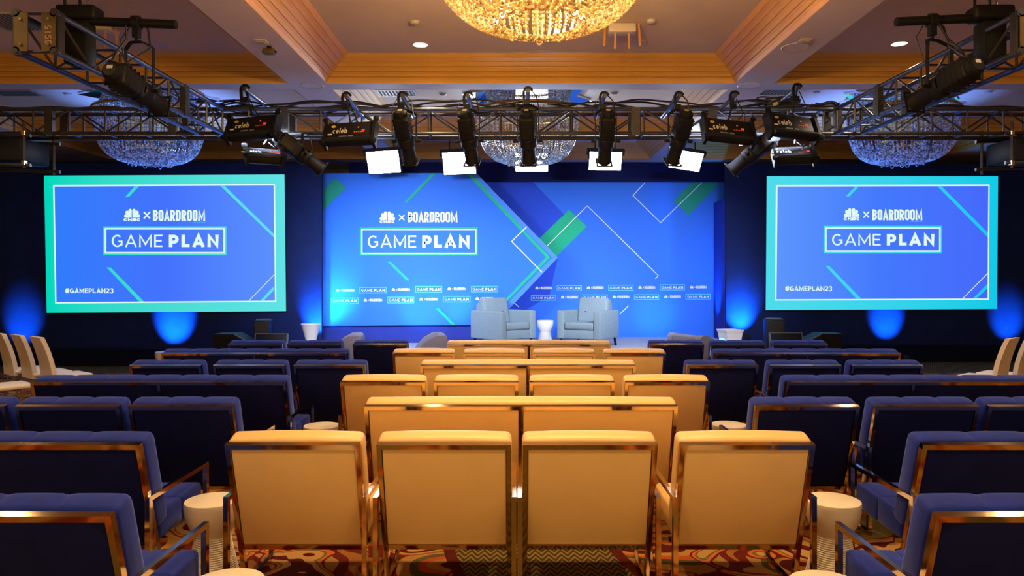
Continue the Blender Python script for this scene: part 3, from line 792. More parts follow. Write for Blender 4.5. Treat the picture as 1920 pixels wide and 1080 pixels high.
# grey tub chairs in front of the stage, arms sweeping down from a rounded back
def tub(label, loc, rz):
    t = thing('tub_chair', label, 'tub chair', loc, rz, 'grey tub chairs at stage front')
    prof = [(0,.10),(0,.70),(.02,.745),(.06,.768),(.12,.77),(.2,.755),(.32,.69),(.43,.58),(.50,.46),(.53,.40),(.54,.34),(.54,.10)]
    for s in (-1, 1):
        vs = MB(); n = len(prof)
        x0, x1 = (-.38,-.26) if s < 0 else (.26,.38)
        vs.add([(x0,y-.3,z) for y, z in prof]+[(x1,y-.3,z) for y, z in prof], [tuple(range(n)), tuple(range(2*n-1,n-1,-1))]+[(i,i+n,(i+1)%n+n,(i+1)%n) for i in range(n)])
        obj('arm', vs, M_tub, t, smooth=40)
    obj('back_rest', MB().rbox(-.27, .27, -.30, -.16, .10, .765, .04, 3), M_tub, t, smooth=60)
    obj('seat_cushion', MB().rbox(-.258, .258, -.17, .24, .26, .43, .04, 3), M_tub, t, smooth=60)
    obj('seat_base', MB().box(-.255, .255, -.16, .23, .08, .26), M_tub, t)
    obj('plinth', MB().lathe([(.22,0),(.22,.025),(.05,.03),(.05,.10)], 24), M_steel, t)
    return t
tub('grey tub chair showing between two blue chairs left of stage', (X(644,11.2), 11.2, 0), R(98))
tub('grey tub chair with curved arm, just left of farthest cream sofa', (X(800,11.2), 11.2, 0), R(100))
tub('grey tub chair showing behind innermost blue chair right of stage', (X(1308,11.2), 11.2, 0), R(-62))

# ------------------------------------------------------------------ beige banquet chairs at the sides
def banquet(label, loc, rz, group):
    t = thing('dining_chair', label, 'chair', loc, rz, group)   # front faces local +y, back rest at y = 0
    obj('seat', MB().rbox(-.21, .21, .0, .43, .425, .47, .018, 3), M_leather, t, smooth=60)
    prof = []
    zs = [.40,.47,.56,.66,.76,.86,.93,.945]
    for z in zs: prof.append((.015 - .13*((z-.40)/.54)**1.8, z))
    mb = MB(); n = len(zs); vs = []; fs = []
    for (y, z) in prof:
        hw = .188 - .022*max(0, (z-.45)/.5)
        vs += [(-hw,y-.025,z),(hw,y-.025,z),(hw,y+.025,z),(-hw,y+.025,z)]
    for i in range(n-1):
        for q in range(4): fs.append((4*i+q, 4*i+(q+1)%4, 4*i+4+(q+1)%4, 4*i+4+q))
    fs += [(3,2,1,0), (4*n-4,4*n-3,4*n-2,4*n-1)]
    mb.add(vs, fs); obj('backrest', mb, M_leather, t, smooth=40)
    for sx in (-1, 1):
        for y0, y1 in ((.04,.0),(.40,.42)):
            obj('leg', MB().bar((sx*.19, y0, .43), (sx*.195, y1, 0), .022, .022), M_steel, t)
    return t
f_l = R(-38)     # facing right and forward
g1 = 'beige side chairs at left edge'
b0 = banquet('beige leather dining chair at left edge, nearest of three backrests', (-5.68, 8.66, 0), f_l, g1)
dup(b0, (-6.10, 8.93, 0), 'beige leather dining chair at left edge, middle of three backrests')
dup(b0, (-6.52, 9.20, 0), 'beige leather dining chair cut by left edge, farthest of three')
dup(b0, (-5.80, 7.78, 0), 'beige dining chair seat at left edge in nearer row, backrest hidden', group='beige side chairs in nearer left row')
f_r = -f_l
dup(b0, (5.74, 8.46, 0), 'beige leather dining chair at right edge, whole backrest visible', rotz=f_r, group='beige side chairs at right edge')
dup(b0, (6.17, 8.73, 0), 'beige leather dining chair cut by right edge, behind the other', rotz=f_r, group='beige side chairs at right edge')

# ------------------------------------------------------------------ speakers and monitors on the floor before the risers
def speaker(label, px, d, top, w, flip):
    t = thing('loudspeaker', label, 'speaker', (X(px,d), d, 0), R(8*flip))
    h = Z(top, d)
    obj('cabinet', MB().rbox(-w/2, w/2, -.16, .16, 0, h, .015, 2), M_bmon, t)
    obj('grille', MB().box(-w/2+.03, w/2-.03, -.172, -.16, .03, h-.03), M_grille, t)
    mb = MB().tube([(-w/2+.02,0,h-.01),(-w/2+.02,0,h+.012),(w/2-.02,0,h+.012),(w/2-.02,0,h-.01)], .008, 8)
    obj('top_handle', mb, M_edge, t)
speaker('black floor loudspeaker standing under right corner of left screen', 494, 12.6, 600, .28, 1)
speaker('black floor loudspeaker standing under left corner of right screen', 1451, 12.9, 598, .32, -1)
def flatmon(label, px, d, top, w, rz):
    t = thing('stage_monitor', label, 'monitor', (X(px,d), d, 0), R(rz))
    z = Z(top, d)
    TM = Matrix.Translation((0,0,z)) @ Matrix.Rotation(R(-14), 4, 'X')
    obj('back_case', MB().rbox(-w/2, w/2, 0, .05, -.40, 0, .008, 2, TM), M_bmon, t)
    mb = MB()
    mb.box(-w/2-.006, w/2+.006, -.008, .055, -.006, .006, TM); mb.box(-w/2-.006, -w/2+.006, -.008, .055, -.40, 0, TM); mb.box(w/2-.006, w/2+.006, -.008, .055, -.40, 0, TM)
    obj('edge_trim', mb, M_edge, t)
    obj('stand', MB().box(-.04, .04, .0, .06, 0, z-.2).box(-.2, .2, -.12, .22, 0, .02), M_black, t)
flatmon('grey backed stage monitor in front of left loudspeaker', 509, 11.9, 626, .53, 0)
flatmon('grey backed stage monitor in front of right loudspeaker', 1473.5, 11.9, 624, .53, 0)
def wedge(label, px, d, top, w, flip):
    t = thing('wedge_monitor', label, 'speaker', (X(px,d), d, 0))
    z = Z(top, d)
    pr = [(0,0),(.26,0),(.26,z-.14),(0,z)] if flip > 0 else [(-.30,0),(0,0),(0,z),(-.30,z-.16)]
    obj('cabinet', MB().box(-w, 0, -.2, .2, 0, z) if flip > 0 else MB().box(0, w, -.2, .2, 0, z), M_black, t)
    obj('sloped_side', MB().prism(pr, -.19, .19), M_bmon, t)
    a, b = pr[2], pr[3]
    obj('edge_trim', MB().bar((a[0],-.2,a[1]), (b[0],-.2,b[1]), .014, .014) if flip > 0 else MB().bar((a[0],-.2,a[1]), (b[0],-.2,b[1]), .014, .014), M_edge, t)
wedge('black wedge speaker left of the left stage monitor', 448, 12.0, 625, .35, 1)
wedge('black wedge speaker right of the right stage monitor', 1532, 12.6, 624, .36, -1)

def aim_matrix(pos, aim):
    a = Vector(aim).normalized(); q = a.to_track_quat('Y', 'Z')
    return Matrix.Translation(pos) @ q.to_matrix().to_4x4()
# ------------------------------------------------------------------ LED uplighters washing the drapes
def uplight(label, x, y, z, e, ang=62, el=41, col=UPBLUE, back=False):
    t = thing('uplighter', label, 'uplight', (x, y, z), 0, 'blue LED uplighters')
    ey = math.cos(R(el)) * (-1 if back else 1); ez = math.sin(R(el))
    B = aim_matrix((0, 0, .13), (0, ey, ez)) @ Matrix.Rotation(R(-90), 4, 'X')
    obj('body', MB().lathe([(.045,-.09),(.055,-.08),(.058,.05),(.05,.05),(.048,.035),(0,.035)], 20, B), M_black, t)
    obj('base', MB().rbox(-.07, .07, -.06, .06, 0, .014, .004, 1).box(-.07,-.062,-.012,.012,.012,.14).box(.062,.07,-.012,.012,.012,.14), M_black, t)
    light('SPOT', 'uplighter_lamp', (x, y+ey*.06, z+.13+ez*.06), e, col, (0, ey, ez), .03, spot=ang, blend=1.0)
uplight('blue uplighter on floor at far left edge behind beige chairs', X(44,DL), DL-.75, 0, 330, 50)
uplight('blue uplighter on floor under middle of left screen', X(328,DL), DL-.75, 0, 1400, 50)
uplight('blue uplighter by cone table left of arrow flat', X(598,DL), DL-.42, HS, 650, 74, 44)
uplight('blue uplighter behind square table right of stage', X(1388,DR), DR-.42, HS, 650, 74, 44)
uplight('blue uplighter on floor under middle of right screen', X(1661,DR), DR-.75, 0, 800, 46)
uplight('blue uplighter on floor at far right edge behind beige chairs', X(1888,DR), DR-.75, 0, 380, 48)
for lx in (-5.55, 5.75):      # unseen lamps added for a blue wash on the rear coffers and their chandeliers
    light('SPOT', 'ceiling_fill_lamp', (lx, 12.3, .2), 2600, (.12,.28,1.0), (0, -.24, .97), .03, spot=44, blend=1.0)
light('SPOT', 'ceiling_fill_lamp', (.2, 12.5, .55), 900, (.45,.68,1.0), (0, -.50, .87), .03, spot=36, blend=1.0)  # unseen lamp added to brighten the centre chandelier
light('SPOT', 'return_fill_lamp', (3.75, 14.95, HS+.1), 260, (.0,.30,1.0), (.32, -.12, 1), .03, spot=64, blend=1.0)  # unseen lamp added to make the return flat glow
CY = (0.0, .42, 1.0)
def wash(label, px0, px1, py1, d, e, ang):
    p0 = Vector((X(px0, 12.35), 12.35, HS)); v = Vector((X(px1, d), d, Z(py1, d))) - p0 - Vector((0, 0, .13))
    v.normalize(); light('SPOT', 'wash_lamp', p0+Vector((0,0,.13))+v*.07, e, CY, v, .03, spot=ang, blend=1.0)
wash('cyan wash light behind blue chairs, aimed at left end of arrow flat', 646, 634, 568, DA, 230, 40)
wash('cyan wash light behind blue chairs, aimed at middle of arrow flat', 712, 790, 575, DA, 200, 40)
wash('cyan wash light behind farthest cream sofa, aimed past left armchair', 828, 862, 578, DA, 200, 26)
wash('cyan wash light behind right blue chairs, aimed at backdrop', 1262, 1228, 590, DB, 420, 24)
wash('cyan wash light behind right blue chairs, aimed at backdrop end', 1362, 1318, 588, DB, 520, 24)

# ------------------------------------------------------------------ lighting truss
DT, ZT, TW = 9.1, 3.61, .305
def truss(name, label, p0, axis, length, pitch, group=None, breaks=()):
    t = thing(name, label, 'truss', p0, 0, group)
    ax = Vector((1,0,0)) if axis == 'X' else Vector((0,1,0)); sd = Vector((0,1,0)) if axis == 'X' else Vector((1,0,0)); up = Vector((0,0,1))
    h = TW/2
    for a in (-1, 1):
        for b in (-1, 1):
            q = sd*(a*h)+up*(b*h)
            obj('chord', MB().tube([q, q+ax*length], .025, 10), M_blackm, t)
    n = int(length/pitch); pitch = length/n
    um = MB().tube([(0,0,-h),(0,0,h)], .012, 6); cm = MB().tube([tuple(-sd*h), tuple(sd*h)], .012, 6)
    u0 = c0 = None; diag = {}
    for k in range(n+1):
        for a in (-1, 1):
            loc = ax*(k*pitch)+sd*(a*h)
            if u0 is None: u0 = obj('upright', um, M_blackm, t, loc)
            else:
                c = u0.copy(); COL.objects.link(c); c.location = loc
        for b in (-1, 1):
            loc = ax*(k*pitch)+up*(b*h)
            if c0 is None: c0 = obj('cross_brace', cm, M_blackm, t, loc)
            else:
                c = c0.copy(); COL.objects.link(c); c.location = loc
        if k < n:
            for a in (-1, 1):
                s = 1 if k % 2 == 0 else -1
                loc = ax*(k*pitch)+sd*(a*h)
                if s not in diag:
                    diag[s] = obj('diagonal_brace', MB().tube([tuple(up*(h*s)), tuple(ax*pitch-up*(h*s))], .012, 6), M_blackm, t, loc)
                else:
                    c = diag[s].copy(); COL.objects.link(c); c.location = loc
    for x in breaks:
        for a in (-1, 1):
            mb = MB()
            if axis == 'X': mb.box(x-.05, x+.05, a*h-.03, a*h+.03, -h-.02, h+.02)
            else: mb.box(a*h-.03, a*h+.03, x-.04, x+.04, -h-.02, h+.02)
            obj('joint_plate', mb, M_blackm, t, smooth=0)
    return t
tx0 = -7.4
main_truss = truss('lighting_truss', 'long black box truss spanning the room above the seats', (tx0, DT, ZT), 'X', 14.4, .45,
      breaks=[X(p, DT)-tx0 for p in (108, 335, 541, 757, 1188, 1330, 1560)])
LX, RX = -3.82, 4.16
NL = 5.70
tl = truss('lighting_truss', 'black box truss running toward camera at upper left', (LX, NL, ZT), 'Y', DT-.18-NL, .42, breaks=[.02, 2.2])
tr = truss('lighting_truss', 'black box truss running toward camera at upper right', (RX, NL, ZT), 'Y', DT-.18-NL, .42, breaks=[.02, 2.2])
for t, nm in ((tl, 1), (tr, 0)):
    for s in (-1, 1):
        x0, x1 = sorted((s*.055, s*.165))
        e = obj('end_plate', MB().box(x0, x1, -.035, -.027, -.155, .155), M_plate, t, smooth=0)
        for z in (-.10, .10):
            obj('bolt', MB().tube([(s*.11,-.045,z),(s*.11,-.034,z)], .012, 8), M_steel, e)
        if nm and s == 1:
            mb = MB()
            word(mb, '3915', 0, 0, .15, .052, 0, .16, .22, wdef=.6)
            mb.v = [(s*.136-z, -.037, x-.10) for x, y, z in mb.v]
            obj('stencil_number', mb, M_lettp, e, smooth=0)
    for a in (-1, 1):
        for b in (-1, 1):
            obj('chord_end_ring', MB().tube([(a*TW/2,-.035,b*TW/2),(a*TW/2,0,b*TW/2)], .035, 14).tube([(a*TW/2,-.04,b*TW/2),(a*TW/2,-.033,b*TW/2)], .022, 12), M_blackm, t)

# cables lying on top of the truss
def cable(label, pts, r, group='cables on the lighting truss'):
    return tag(obj('cable', MB().tube(pts, r, 6), M_cable, smooth=60), label, 'cable', group)
def sag(x0, x1, y, z, amp, hump, n=60, seed=0):
    rnd = random.Random(seed); ph = rnd.random()*6; pts = []
    for k in range(n+1):
        u = k/n; x = x0+(x1-x0)*u
        pts.append((x, y+.05*math.sin(x*2.1+ph), z+amp*abs(math.sin(x*hump+ph))+.01*math.sin(x*9+ph)))
    return pts
zt = ZT+TW/2+.032
cable('black cable drooping along front chord of the long truss', sag(-3.7, 4.0, DT-.16, zt, .07, 2.4, 90, 1), .012)
cable('black cable looping along middle of the long truss', sag(-3.6, 3.9, DT-.02, zt, .10, 1.7, 90, 2), .013)
cable('black cable lying along rear chord of the long truss', sag(-3.7, 4.0, DT+.13, zt, .05, 3.1, 90, 3), .012)
cable('thick black cable bundle on left half of long truss', sag(-3.2, .3, DT+.05, zt+.01, .05, 4.0, 70, 4), .018)
cable('thick black cable bundle on right half of long truss', sag(.4, 3.7, DT+.06, zt+.01, .06, 3.3, 70, 5), .018)
cable('black cable along outer left stretch of long truss', sag(-7.2, -4.1, DT, zt, .02, 1.3, 40, 6), .02)
cable('black cable along outer right stretch of long truss', sag(4.4, 6.9, DT, zt, .05, 1.1, 40, 7), .02)
def coil(label, c, r, n, seed):
    rnd = random.Random(seed); mb = MB()
    for k in range(n):
        rr = r*(.8+.3*rnd.random()); dz = .012+.018*k; dx, dy = rnd.uniform(-.05,.05), rnd.uniform(-.03,.03)
        pts = [(dx+rr*math.cos(a*math.pi/12), dy+rr*.55*math.sin(a*math.pi/12), dz+.012*math.sin(a*.9+k)) for a in range(25)]
        mb.tube(pts, .011, 6, caps=False)
    return tag(obj('cable_coil', mb, M_cable, loc=c, smooth=60), label, 'cable')
coil('coil of black cable heaped on truss right of centre', (X(1460,9.1), 9.1, zt-.02), .26, 9, 3)
coil('coil of black cable on truss at its left corner', (X(440,9.1), 9.1, zt-.02), .20, 5, 5)
coil('small coil of black cable on truss by right corner', (X(1545,9.1), 9.1, zt-.02), .17, 5, 8)
for px, lb in ((1447,'yellow plug lying among the truss cables'), ):
    tag(obj('cable_plug', MB().tube([(0,0,0),(.07,.01,.03)], .022, 8), M_yellow, loc=(X(px,9.0), 8.93, zt+.02)), lb, 'plug')

# ------------------------------------------------------------------ fixtures
def hang_arm(t, dz_tip, reach, o):
    """pipe cantilevered over the truss toward the camera with a hook clamp at its tip; o = tip in thing space"""
    obj('support_pipe', MB().tube([(o[0],o[1]-.05,o[2]), (o[0],o[1]+reach,o[2]-.03)], .025, 10), M_blackm, t)
    mb = MB()
    pts = [(o[0]-.045,o[1],o[2]-.10),(o[0]-.05,o[1],o[2]),(o[0]-.03,o[1],o[2]+.045),(o[0]+.02,o[1],o[2]+.05),(o[0]+.05,o[1],o[2]+.015)]
    for i in range(4): mb.bar(pts[i], pts[i+1], .035, .028, (0,1,0))
    mb.box(o[0]-.055, o[0]+.02, o[1]-.02, o[1]+.02, o[2]-.15, o[2]-.09)
    obj('hook_clamp', mb, M_black, t)
def profile_spot(label, base, tip, body, aim, k=1.0, arm=True, link=None, group=None):
    """ellipsoidal spotlight; tip / body in thing space"""
    t = thing('profile_spotlight', label, 'spotlight', base, 0, group)
    B = aim_matrix(body, aim) @ Matrix.Scale(k, 4)
    YX = lambda a, b: Matrix.Rotation(R(-90), 4, 'X')
    AX = B @ Matrix.Rotation(R(-90), 4, 'X')     # lathe axis onto the aim
    lh = obj('lamp_house', MB().rbox(-.095, .095, -.36, -.04, -.10, .10, .035, 3, B), M_black, t, smooth=50)
    fins = MB()
    for q in range(5): fins.box(-.0965, .0965, -.33+q*.055, -.324+q*.055, -.1015, .1015, B)
    obj('cooling_fin', fins, M_black, lh)
    obj('rear_cap', MB().lathe([(.0,-.42),(.06,-.42),(.085,-.40),(.09,-.36),(.0,-.355)], 18, AX), M_black, t)
    obj('label_plate', MB().box(-.025, .025, -.424, -.419, .005, .035, B), M_labelw, t)
    obj('barrel', MB().lathe([(.10,-.05),(.108,-.04),(.108,.06),(.094,.075),(.088,.10),(.088,.26),(.094,.27),(.094,.30)], 22, AX), M_black, t)
    obj('lens', MB().lathe([(0,.275),(.05,.285),(.082,.277),(.082,.262),(0,.26)], 18, AX), M_lensglass, t)
    obj('colour_frame', MB().box(-.105, .105, .30, .312, -.105, -.085, B).box(-.105, .105, .30, .312, .085, .105, B).box(-.105, -.085, .30, .312, -.085, .085, B).box(.085, .105, .30, .312, -.085, .085, B), M_black, t)
    right = (B.to_3x3() @ Vector((1,0,0))).normalized(); c = Vector(body); tp = Vector(tip)
    mb = MB(); w = .135*k
    a, b_ = c-right*w, c+right*w
    up = Vector((0,0,1)); top = tp.z-.16
    a2 = Vector((a.x, a.y, top-.04)); b2 = Vector((b_.x, b_.y, top-.04)); m2 = Vector((tp.x, tp.y, top))
    for p, q in ((a, a2), (b_, b2), (a2, m2-right*.05), (b2, m2+right*.05), (m2-right*.05, m2+right*.05)): mb.bar(p, q, .032, .008, (B.to_3x3() @ Vector((0,1,0))))
    mb.tube([m2, tp+Vector((0,0,-.09))], .013, 8)
    obj('yoke', mb, M_black, t)
    for s in (-1, 1):
        obj('tilt_knob', MB().tube([c+right*(s*w*.9), c+right*(s*(w+.05))], .018, 8), M_black, t)
    if arm: hang_arm(t, 0, .95, tip)
    if link is not None:
        obj('drop_arm', MB().tube([tp+Vector((0,0,-.10)), tp+Vector((0,0,.0)), tp+Vector(link)], .018, 8), M_black, t)
    rnd = random.Random(label)
    cp = [tp+Vector((.03,.02,.03)), tp+Vector((.10,.0,-.05)), tp+Vector((.13,-.02,-.22)), c-(B.to_3x3() @ Vector((0,.34,0)))+Vector((.03,0,.05))]
    obj('power_lead', MB().tube(cp, .008, 6), M_cable, t, smooth=60)
    obj('safety_wire', MB().tube([tp+Vector((-.05,.02,0)), tp+Vector((-.14,0,-.14)), c+Vector((-.10,0,.12))], .005, 5), M_cable, t, smooth=60)
    return t
DP = 8.35
for px, tx, lb in ((760,755,'leftmost of five spotlights hanging along the long truss'), (879,878,'second from left of five spotlights on long truss'), (990,990,'middle one of five spotlights before centre chandelier'),
                   (1137,1133,'fourth from left of five spotlights on long truss'), (1274,1273,'rightmost of five spotlights hanging along the long truss')):
    x = X(tx, DP); zt_ = Z(181, DP) if px != 990 else Z(172, DP)
    ax_ = {760:(.10,.62,-.78), 879:(.10,.62,-.78), 990:(.06,.62,-.78), 1137:(0,.62,-.78), 1274:(-.12,.62,-.78)}[px]
    profile_spot('black ' + lb, (x, DP, zt_), (0,0,0), (X(px,DP)-x, .06, Z(263, DP)-zt_), ax_, .92, group='spotlights along the long truss')
profile_spot('black angled spotlight under truss pointing right, above left screen', (X(567,8.6), 8.6, Z(252,8.6)), (0,0,.0), (0, 0, -.25), (.66,.45,-.52), .92, arm=False, link=(0,.345,.075))
profile_spot('black angled spotlight under truss pointing left, near right screen', (X(1407,8.6), 8.6, Z(252,8.6)), (0,0,.0), (0, 0, -.25), (-.66,.45,-.58), .92, arm=False, link=(0,.345,.075))

# LED soft panels seen from behind, lighting the stage
def led_back(label, tip, c, tilt, yaw, w=.60, h=.30, e=52, roll=0, aimx=0):
    base = Vector(tip)
    t = thing('led_softlight', label, 'stage light', base, 0, 'LED softlights facing the stage')
    c = Vector(c)-base
    B = Matrix.Translation(c) @ Matrix.Rotation(R(yaw), 4, 'Z') @ Matrix.Rotation(R(roll), 4, 'Y') @ Matrix.Rotation(R(-tilt), 4, 'X')
    obj('housing', MB().rbox(-w/2+.03, w/2-.03, -.05, .05, -h/2, h/2, .015, 2, B), M_black, t)
    for s in (-1, 1):
        x0, x1 = sorted((s*(w/2-.03), s*(w/2+.005)))
        mb = MB().prism([(x0,-h/2-.03),(x1,-h/2-.03),(x1,h/2+.03),(x0,h/2+.03)], -.075, .07, B)
        obj('end_bracket', mb, M_black, t)
        for z in (-h/2-.02, h/2+.02): obj('corner_guard', MB().lathe([(0,-.02),(.03,-.015),(.035,.02),(0,.03)], 10, B @ Matrix.Translation((s*(w/2),-.06,z)) @ Matrix.Rotation(R(90), 4, 'X')), M_black, t)
    obj('lower_lip', MB().tube([(-w/2+.03,-.045,-h/2+.03),(w/2-.03,-.045,-h/2+.03)], .03, 12, B), M_bmon, t)
    mb = MB(); word(mb, 'celeb', -.20, -.03, -.03, .055, -.0535, .17, .12, {'l':.2}, wdef=.6); mb.v = [tuple(B @ Vector(v)) for v in mb.v]
    obj('lettering', mb, M_lettw, t, smooth=0)
    obj('round_badge', MB().lathe([(.018,0),(.018,.004),(0,.004)], 12, B @ Matrix.Translation((-.20,-.05,.08)) @ Matrix.Rotation(R(90), 4, 'X') @ Matrix.Scale(1.5, 4, (1,0,0))), M_yellow, t)
    obj('label_plate', MB().box(-.255, -.205, -.054, -.05, -.05, -.03, B), M_labelw, t)
    mb = MB()
    for q in range(5): mb.box(.05+q*.026, .066+q*.026, -.054, -.05, -.022, -.008, B)
    obj('control_button', mb, M_orange, t)
    obj('status_light', MB().box(.14, .175, -.054, -.05, .0, .02, B).box(.09, .104, -.054, -.05, .05, .066, B), M_redled, t)
    obj('connector_strip', MB().box(-.12, -.03, -.054, -.05, -.085, -.068, B).box(-.01, .045, -.054, -.05, -.085, -.068, B), M_edge, t)
    obj('diffuser', MB().box(-w/2+.04, w/2-.04, .05, .054, -h/2+.02, h/2-.02, B), emat('led_softlight_face', DAYW, strength=7.0 if e else .2), t)
    obj('hanging_rod', MB().tube([(0,0,0), tuple(c+Vector((0,-.02,h*.45)))], .010, 8).tube([(.02,0,-.03), (.10,-.02,c.z*.5), tuple(c+Vector((.10,-.05,h*.4)))], .006, 6), M_black, t)
    wp = B @ Vector((0,.07,0)) + base
    dv = (B.to_3x3() @ Matrix.Rotation(R(11), 3, 'X') @ Vector((0,1,0)))
    if e:
        lt = light('AREA', 'softlight_lamp', wp, e, DAYW, dv, w-.1, h-.06); lt.data.spread = R(64)
    return t
for px, py, tx, ty, yaw, roll, lb in ((474,240,460,168,-6,-4,'black LED panel hung left end of long truss, nearer left corner'), (657,251,650,182,-3,-2,'black LED panel on long truss, second from left'),
                            (1366,246,1377,180,5,5,'black LED panel on long truss, second from right'), (1486,238,1495,166,8,5,'black LED panel hung right end of long truss')):
    tip = (X(tx,DP), DP, Z(ty,DP))
    t = led_back(lb, tip, (X(px,DP), DP+.02, Z(py,DP)), 32, yaw, roll=roll)
    hang_arm(t, 0, .95, (0,0,0))
led_back('small black LED panel under truss beside left angled spotlight', (X(500,8.48), 8.48, Z(262,8.48)), (X(495,8.48), 8.48, Z(293,8.48)), 62, 25, .42, .30, 0)
led_back('small black LED panel under truss beside right angled spotlight', (X(1490,8.48), 8.48, Z(262,8.48)), (X(1488,8.48), 8.48, Z(292,8.48)), 55, -12, .46, .30, 0)

# bright LED panels over the stage facing the audience
DQ = 13.0
def led_front(label, px, py, yaw, roll, tilt=20, h=.40):
    x, z = X(px,DQ), Z(py,DQ)
    t = thing('led_softlight', label, 'stage light', (x, DQ, z), 0, 'glowing LED panels above the stage')
    B = Matrix.Rotation(R(yaw), 4, 'Z') @ Matrix.Rotation(R(roll), 4, 'Y') @ Matrix.Rotation(R(tilt), 4, 'X')
    w = .58
    obj('housing', MB().rbox(-w/2-.02, w/2+.02, .0, .09, -h/2-.02, h/2+.02, .01, 2, B), M_black, t)
    obj('glowing_face', MB().box(-w/2, w/2, -.006, .0, -h/2, h/2, B), M_panel, t, smooth=0)
    for s in (-1, 1): obj('end_bracket', MB().box(s*(w/2+.03)-.018, s*(w/2+.03)+.018, -.02, .10, h/2-.06, h/2+.05, B), M_black, t)
    obj('top_visor', MB().box(-w/2-.02, w/2+.02, -.03, .09, h/2+.02, h/2+.05, B), M_bmon, t)
    obj('hanging_rod', MB().tube([(-.18,.05,h/2),(-.18,.05,4.40-z)], .012, 8).tube([(.18,.05,h/2),(.18,.05,4.40-z)], .012, 8), M_black, t)
for px, py, yaw, roll, lb in ((719,304,-4,-3,'leftmost glowing white LED panel above the stage'), (861,306,-3,-2,'second glowing LED panel from left above stage'), (997,304,0,0,'middle glowing LED panel behind centre chandelier'),
                              (1135,302,2,1,'fourth glowing LED panel from left above stage'), (1286,301,8,7,'rightmost glowing white LED panel above the stage')):
    led_front(lb, px, py, yaw, roll, 22, .40 if px < 900 else .33)

# big spotlights on the side trusses with pipe, motor and chain
def side_rig(sgn, px_pipe0, px_pipe1, py0, py1, lbl):
    d = 6.15
    x0, x1 = X(px_pipe0,d), X(px_pipe1,d); z0, z1 = Z(py0,d), Z(py1,d)
    p = obj('rigging_pipe', MB().tube([(0,0,0),(x1-x0,0,z1-z0)], .038, 14), M_black, loc=(x0,d,z0)); tag(p, 'black rigging pipe lying across the %s truss' % lbl, 'pipe')
side_rig(-1, 100, 330, 37, 46, 'upper left')
side_rig(1, 1680, 1915, 41, 30, 'upper right')
db = 6.15
profile_spot('large black spotlight hung from pipe on upper left truss', (X(256,db), db, Z(44,db)), (0,0,0), (X(262,6.2)-X(256,db), .05, Z(172,6.2)-Z(44,db)), (.10,.90,-.20), .95, arm=False)
profile_spot('large black spotlight hung from pipe on upper right truss', (X(1748,db), db, Z(40,db)), (0,0,0), (X(1762,6.2)-X(1748,db), .05, Z(163,6.2)-Z(40,db)), (-.22,.88,-.22), .95, arm=False)
def clampring(px, py, lb):
    mb = MB().lathe([(.039,-.03),(.062,-.028),(.062,.028),(.039,.03)], 16, Matrix.Rotation(R(90), 4, 'Y')); mb.box(-.025,.025,-.03,.03,-.13,-.05)
    tag(obj('pipe_clamp', mb, M_black, loc=(X(px,db), db, Z(py,db))), lb, 'clamp')
clampring(256, 43, 'black clamp gripping pipe above upper left spotlight')
clampring(1748, 39, 'black clamp gripping pipe above upper right spotlight')
def hoist(label, px, d, zt):
    x = X(px, d)
    t = thing('chain_hoist', label, 'hoist', (x, d, zt))
    obj('motor_body', MB().rbox(-.17, .17, -.09, .09, .04, .165, .03, 3), M_black, t)
    obj('lower_block', MB().rbox(-.10, .10, -.08, .08, -.34, .03, .02, 2), M_black, t)
    obj('lift_handle', MB().tube([(-.13,0,.15),(-.13,0,.24),(-.10,0,.275),(-.03,0,.27),(0,0,.22),(0,0,.15)], .012, 8), M_black, t, smooth=60)
    mb = MB(); z = .16
    k = 0
    while z+zt < 4.38:
        r = Matrix.Translation((.06,0,z)) @ Matrix.Rotation(R(90*(k % 2)), 4, 'Z')
        mb.tube([(-.008,0,0),(-.01,0,.018),(0,0,.026),(.01,0,.018),(.008,0,0),(0,0,-.006),(-.008,0,0)], .004, 5, r, caps=False); z += .026; k += 1
    obj('chain', mb, M_steel, t)
hoist('black chain hoist above upper left truss', 150, 6.15, 3.82)
hoist('black chain hoist above upper right truss', 1856, 6.15, 3.82)
def lead(label, pts, r=.010): tag(obj('power_cable', MB().tube(pts, r, 6), M_cable, smooth=70), label, 'cable', 'power cables of the side spotlights')
lead('black power cable drooping to the upper left spotlight', [(X(238,db),db-.02,Z(42,db)),(X(240,db),db-.02,Z(75,db)),(X(222,db),db-.03,Z(100,db)),(X(205,6.0),6.0,Z(125,6.0)),(X(200,5.95),5.95,Z(150,5.95))])
lead('black power cable drooping to the upper right spotlight', [(X(1757,db),db-.02,Z(45,db)),(X(1775,db),db-.02,Z(75,db)),(X(1800,db),db-.03,Z(98,db)),(X(1813,6.0),6.0,Z(118,6.0)),(X(1808,5.95),5.95,Z(145,5.95))])
tag(obj('orange_plug', MB().tube([(0,0,0),(.01,0,.08)], .018, 8), M_orange, loc=(X(1810,5.92), 5.92, Z(128,5.92))), 'orange plug on cable by upper right spotlight', 'plug')
tag(obj('orange_plug', MB().tube([(0,0,0),(.05,0,.02)], .016, 8), M_orange, loc=(X(192,5.92), 5.92, Z(150,5.92))), 'orange plug at back of upper left spotlight', 'plug')

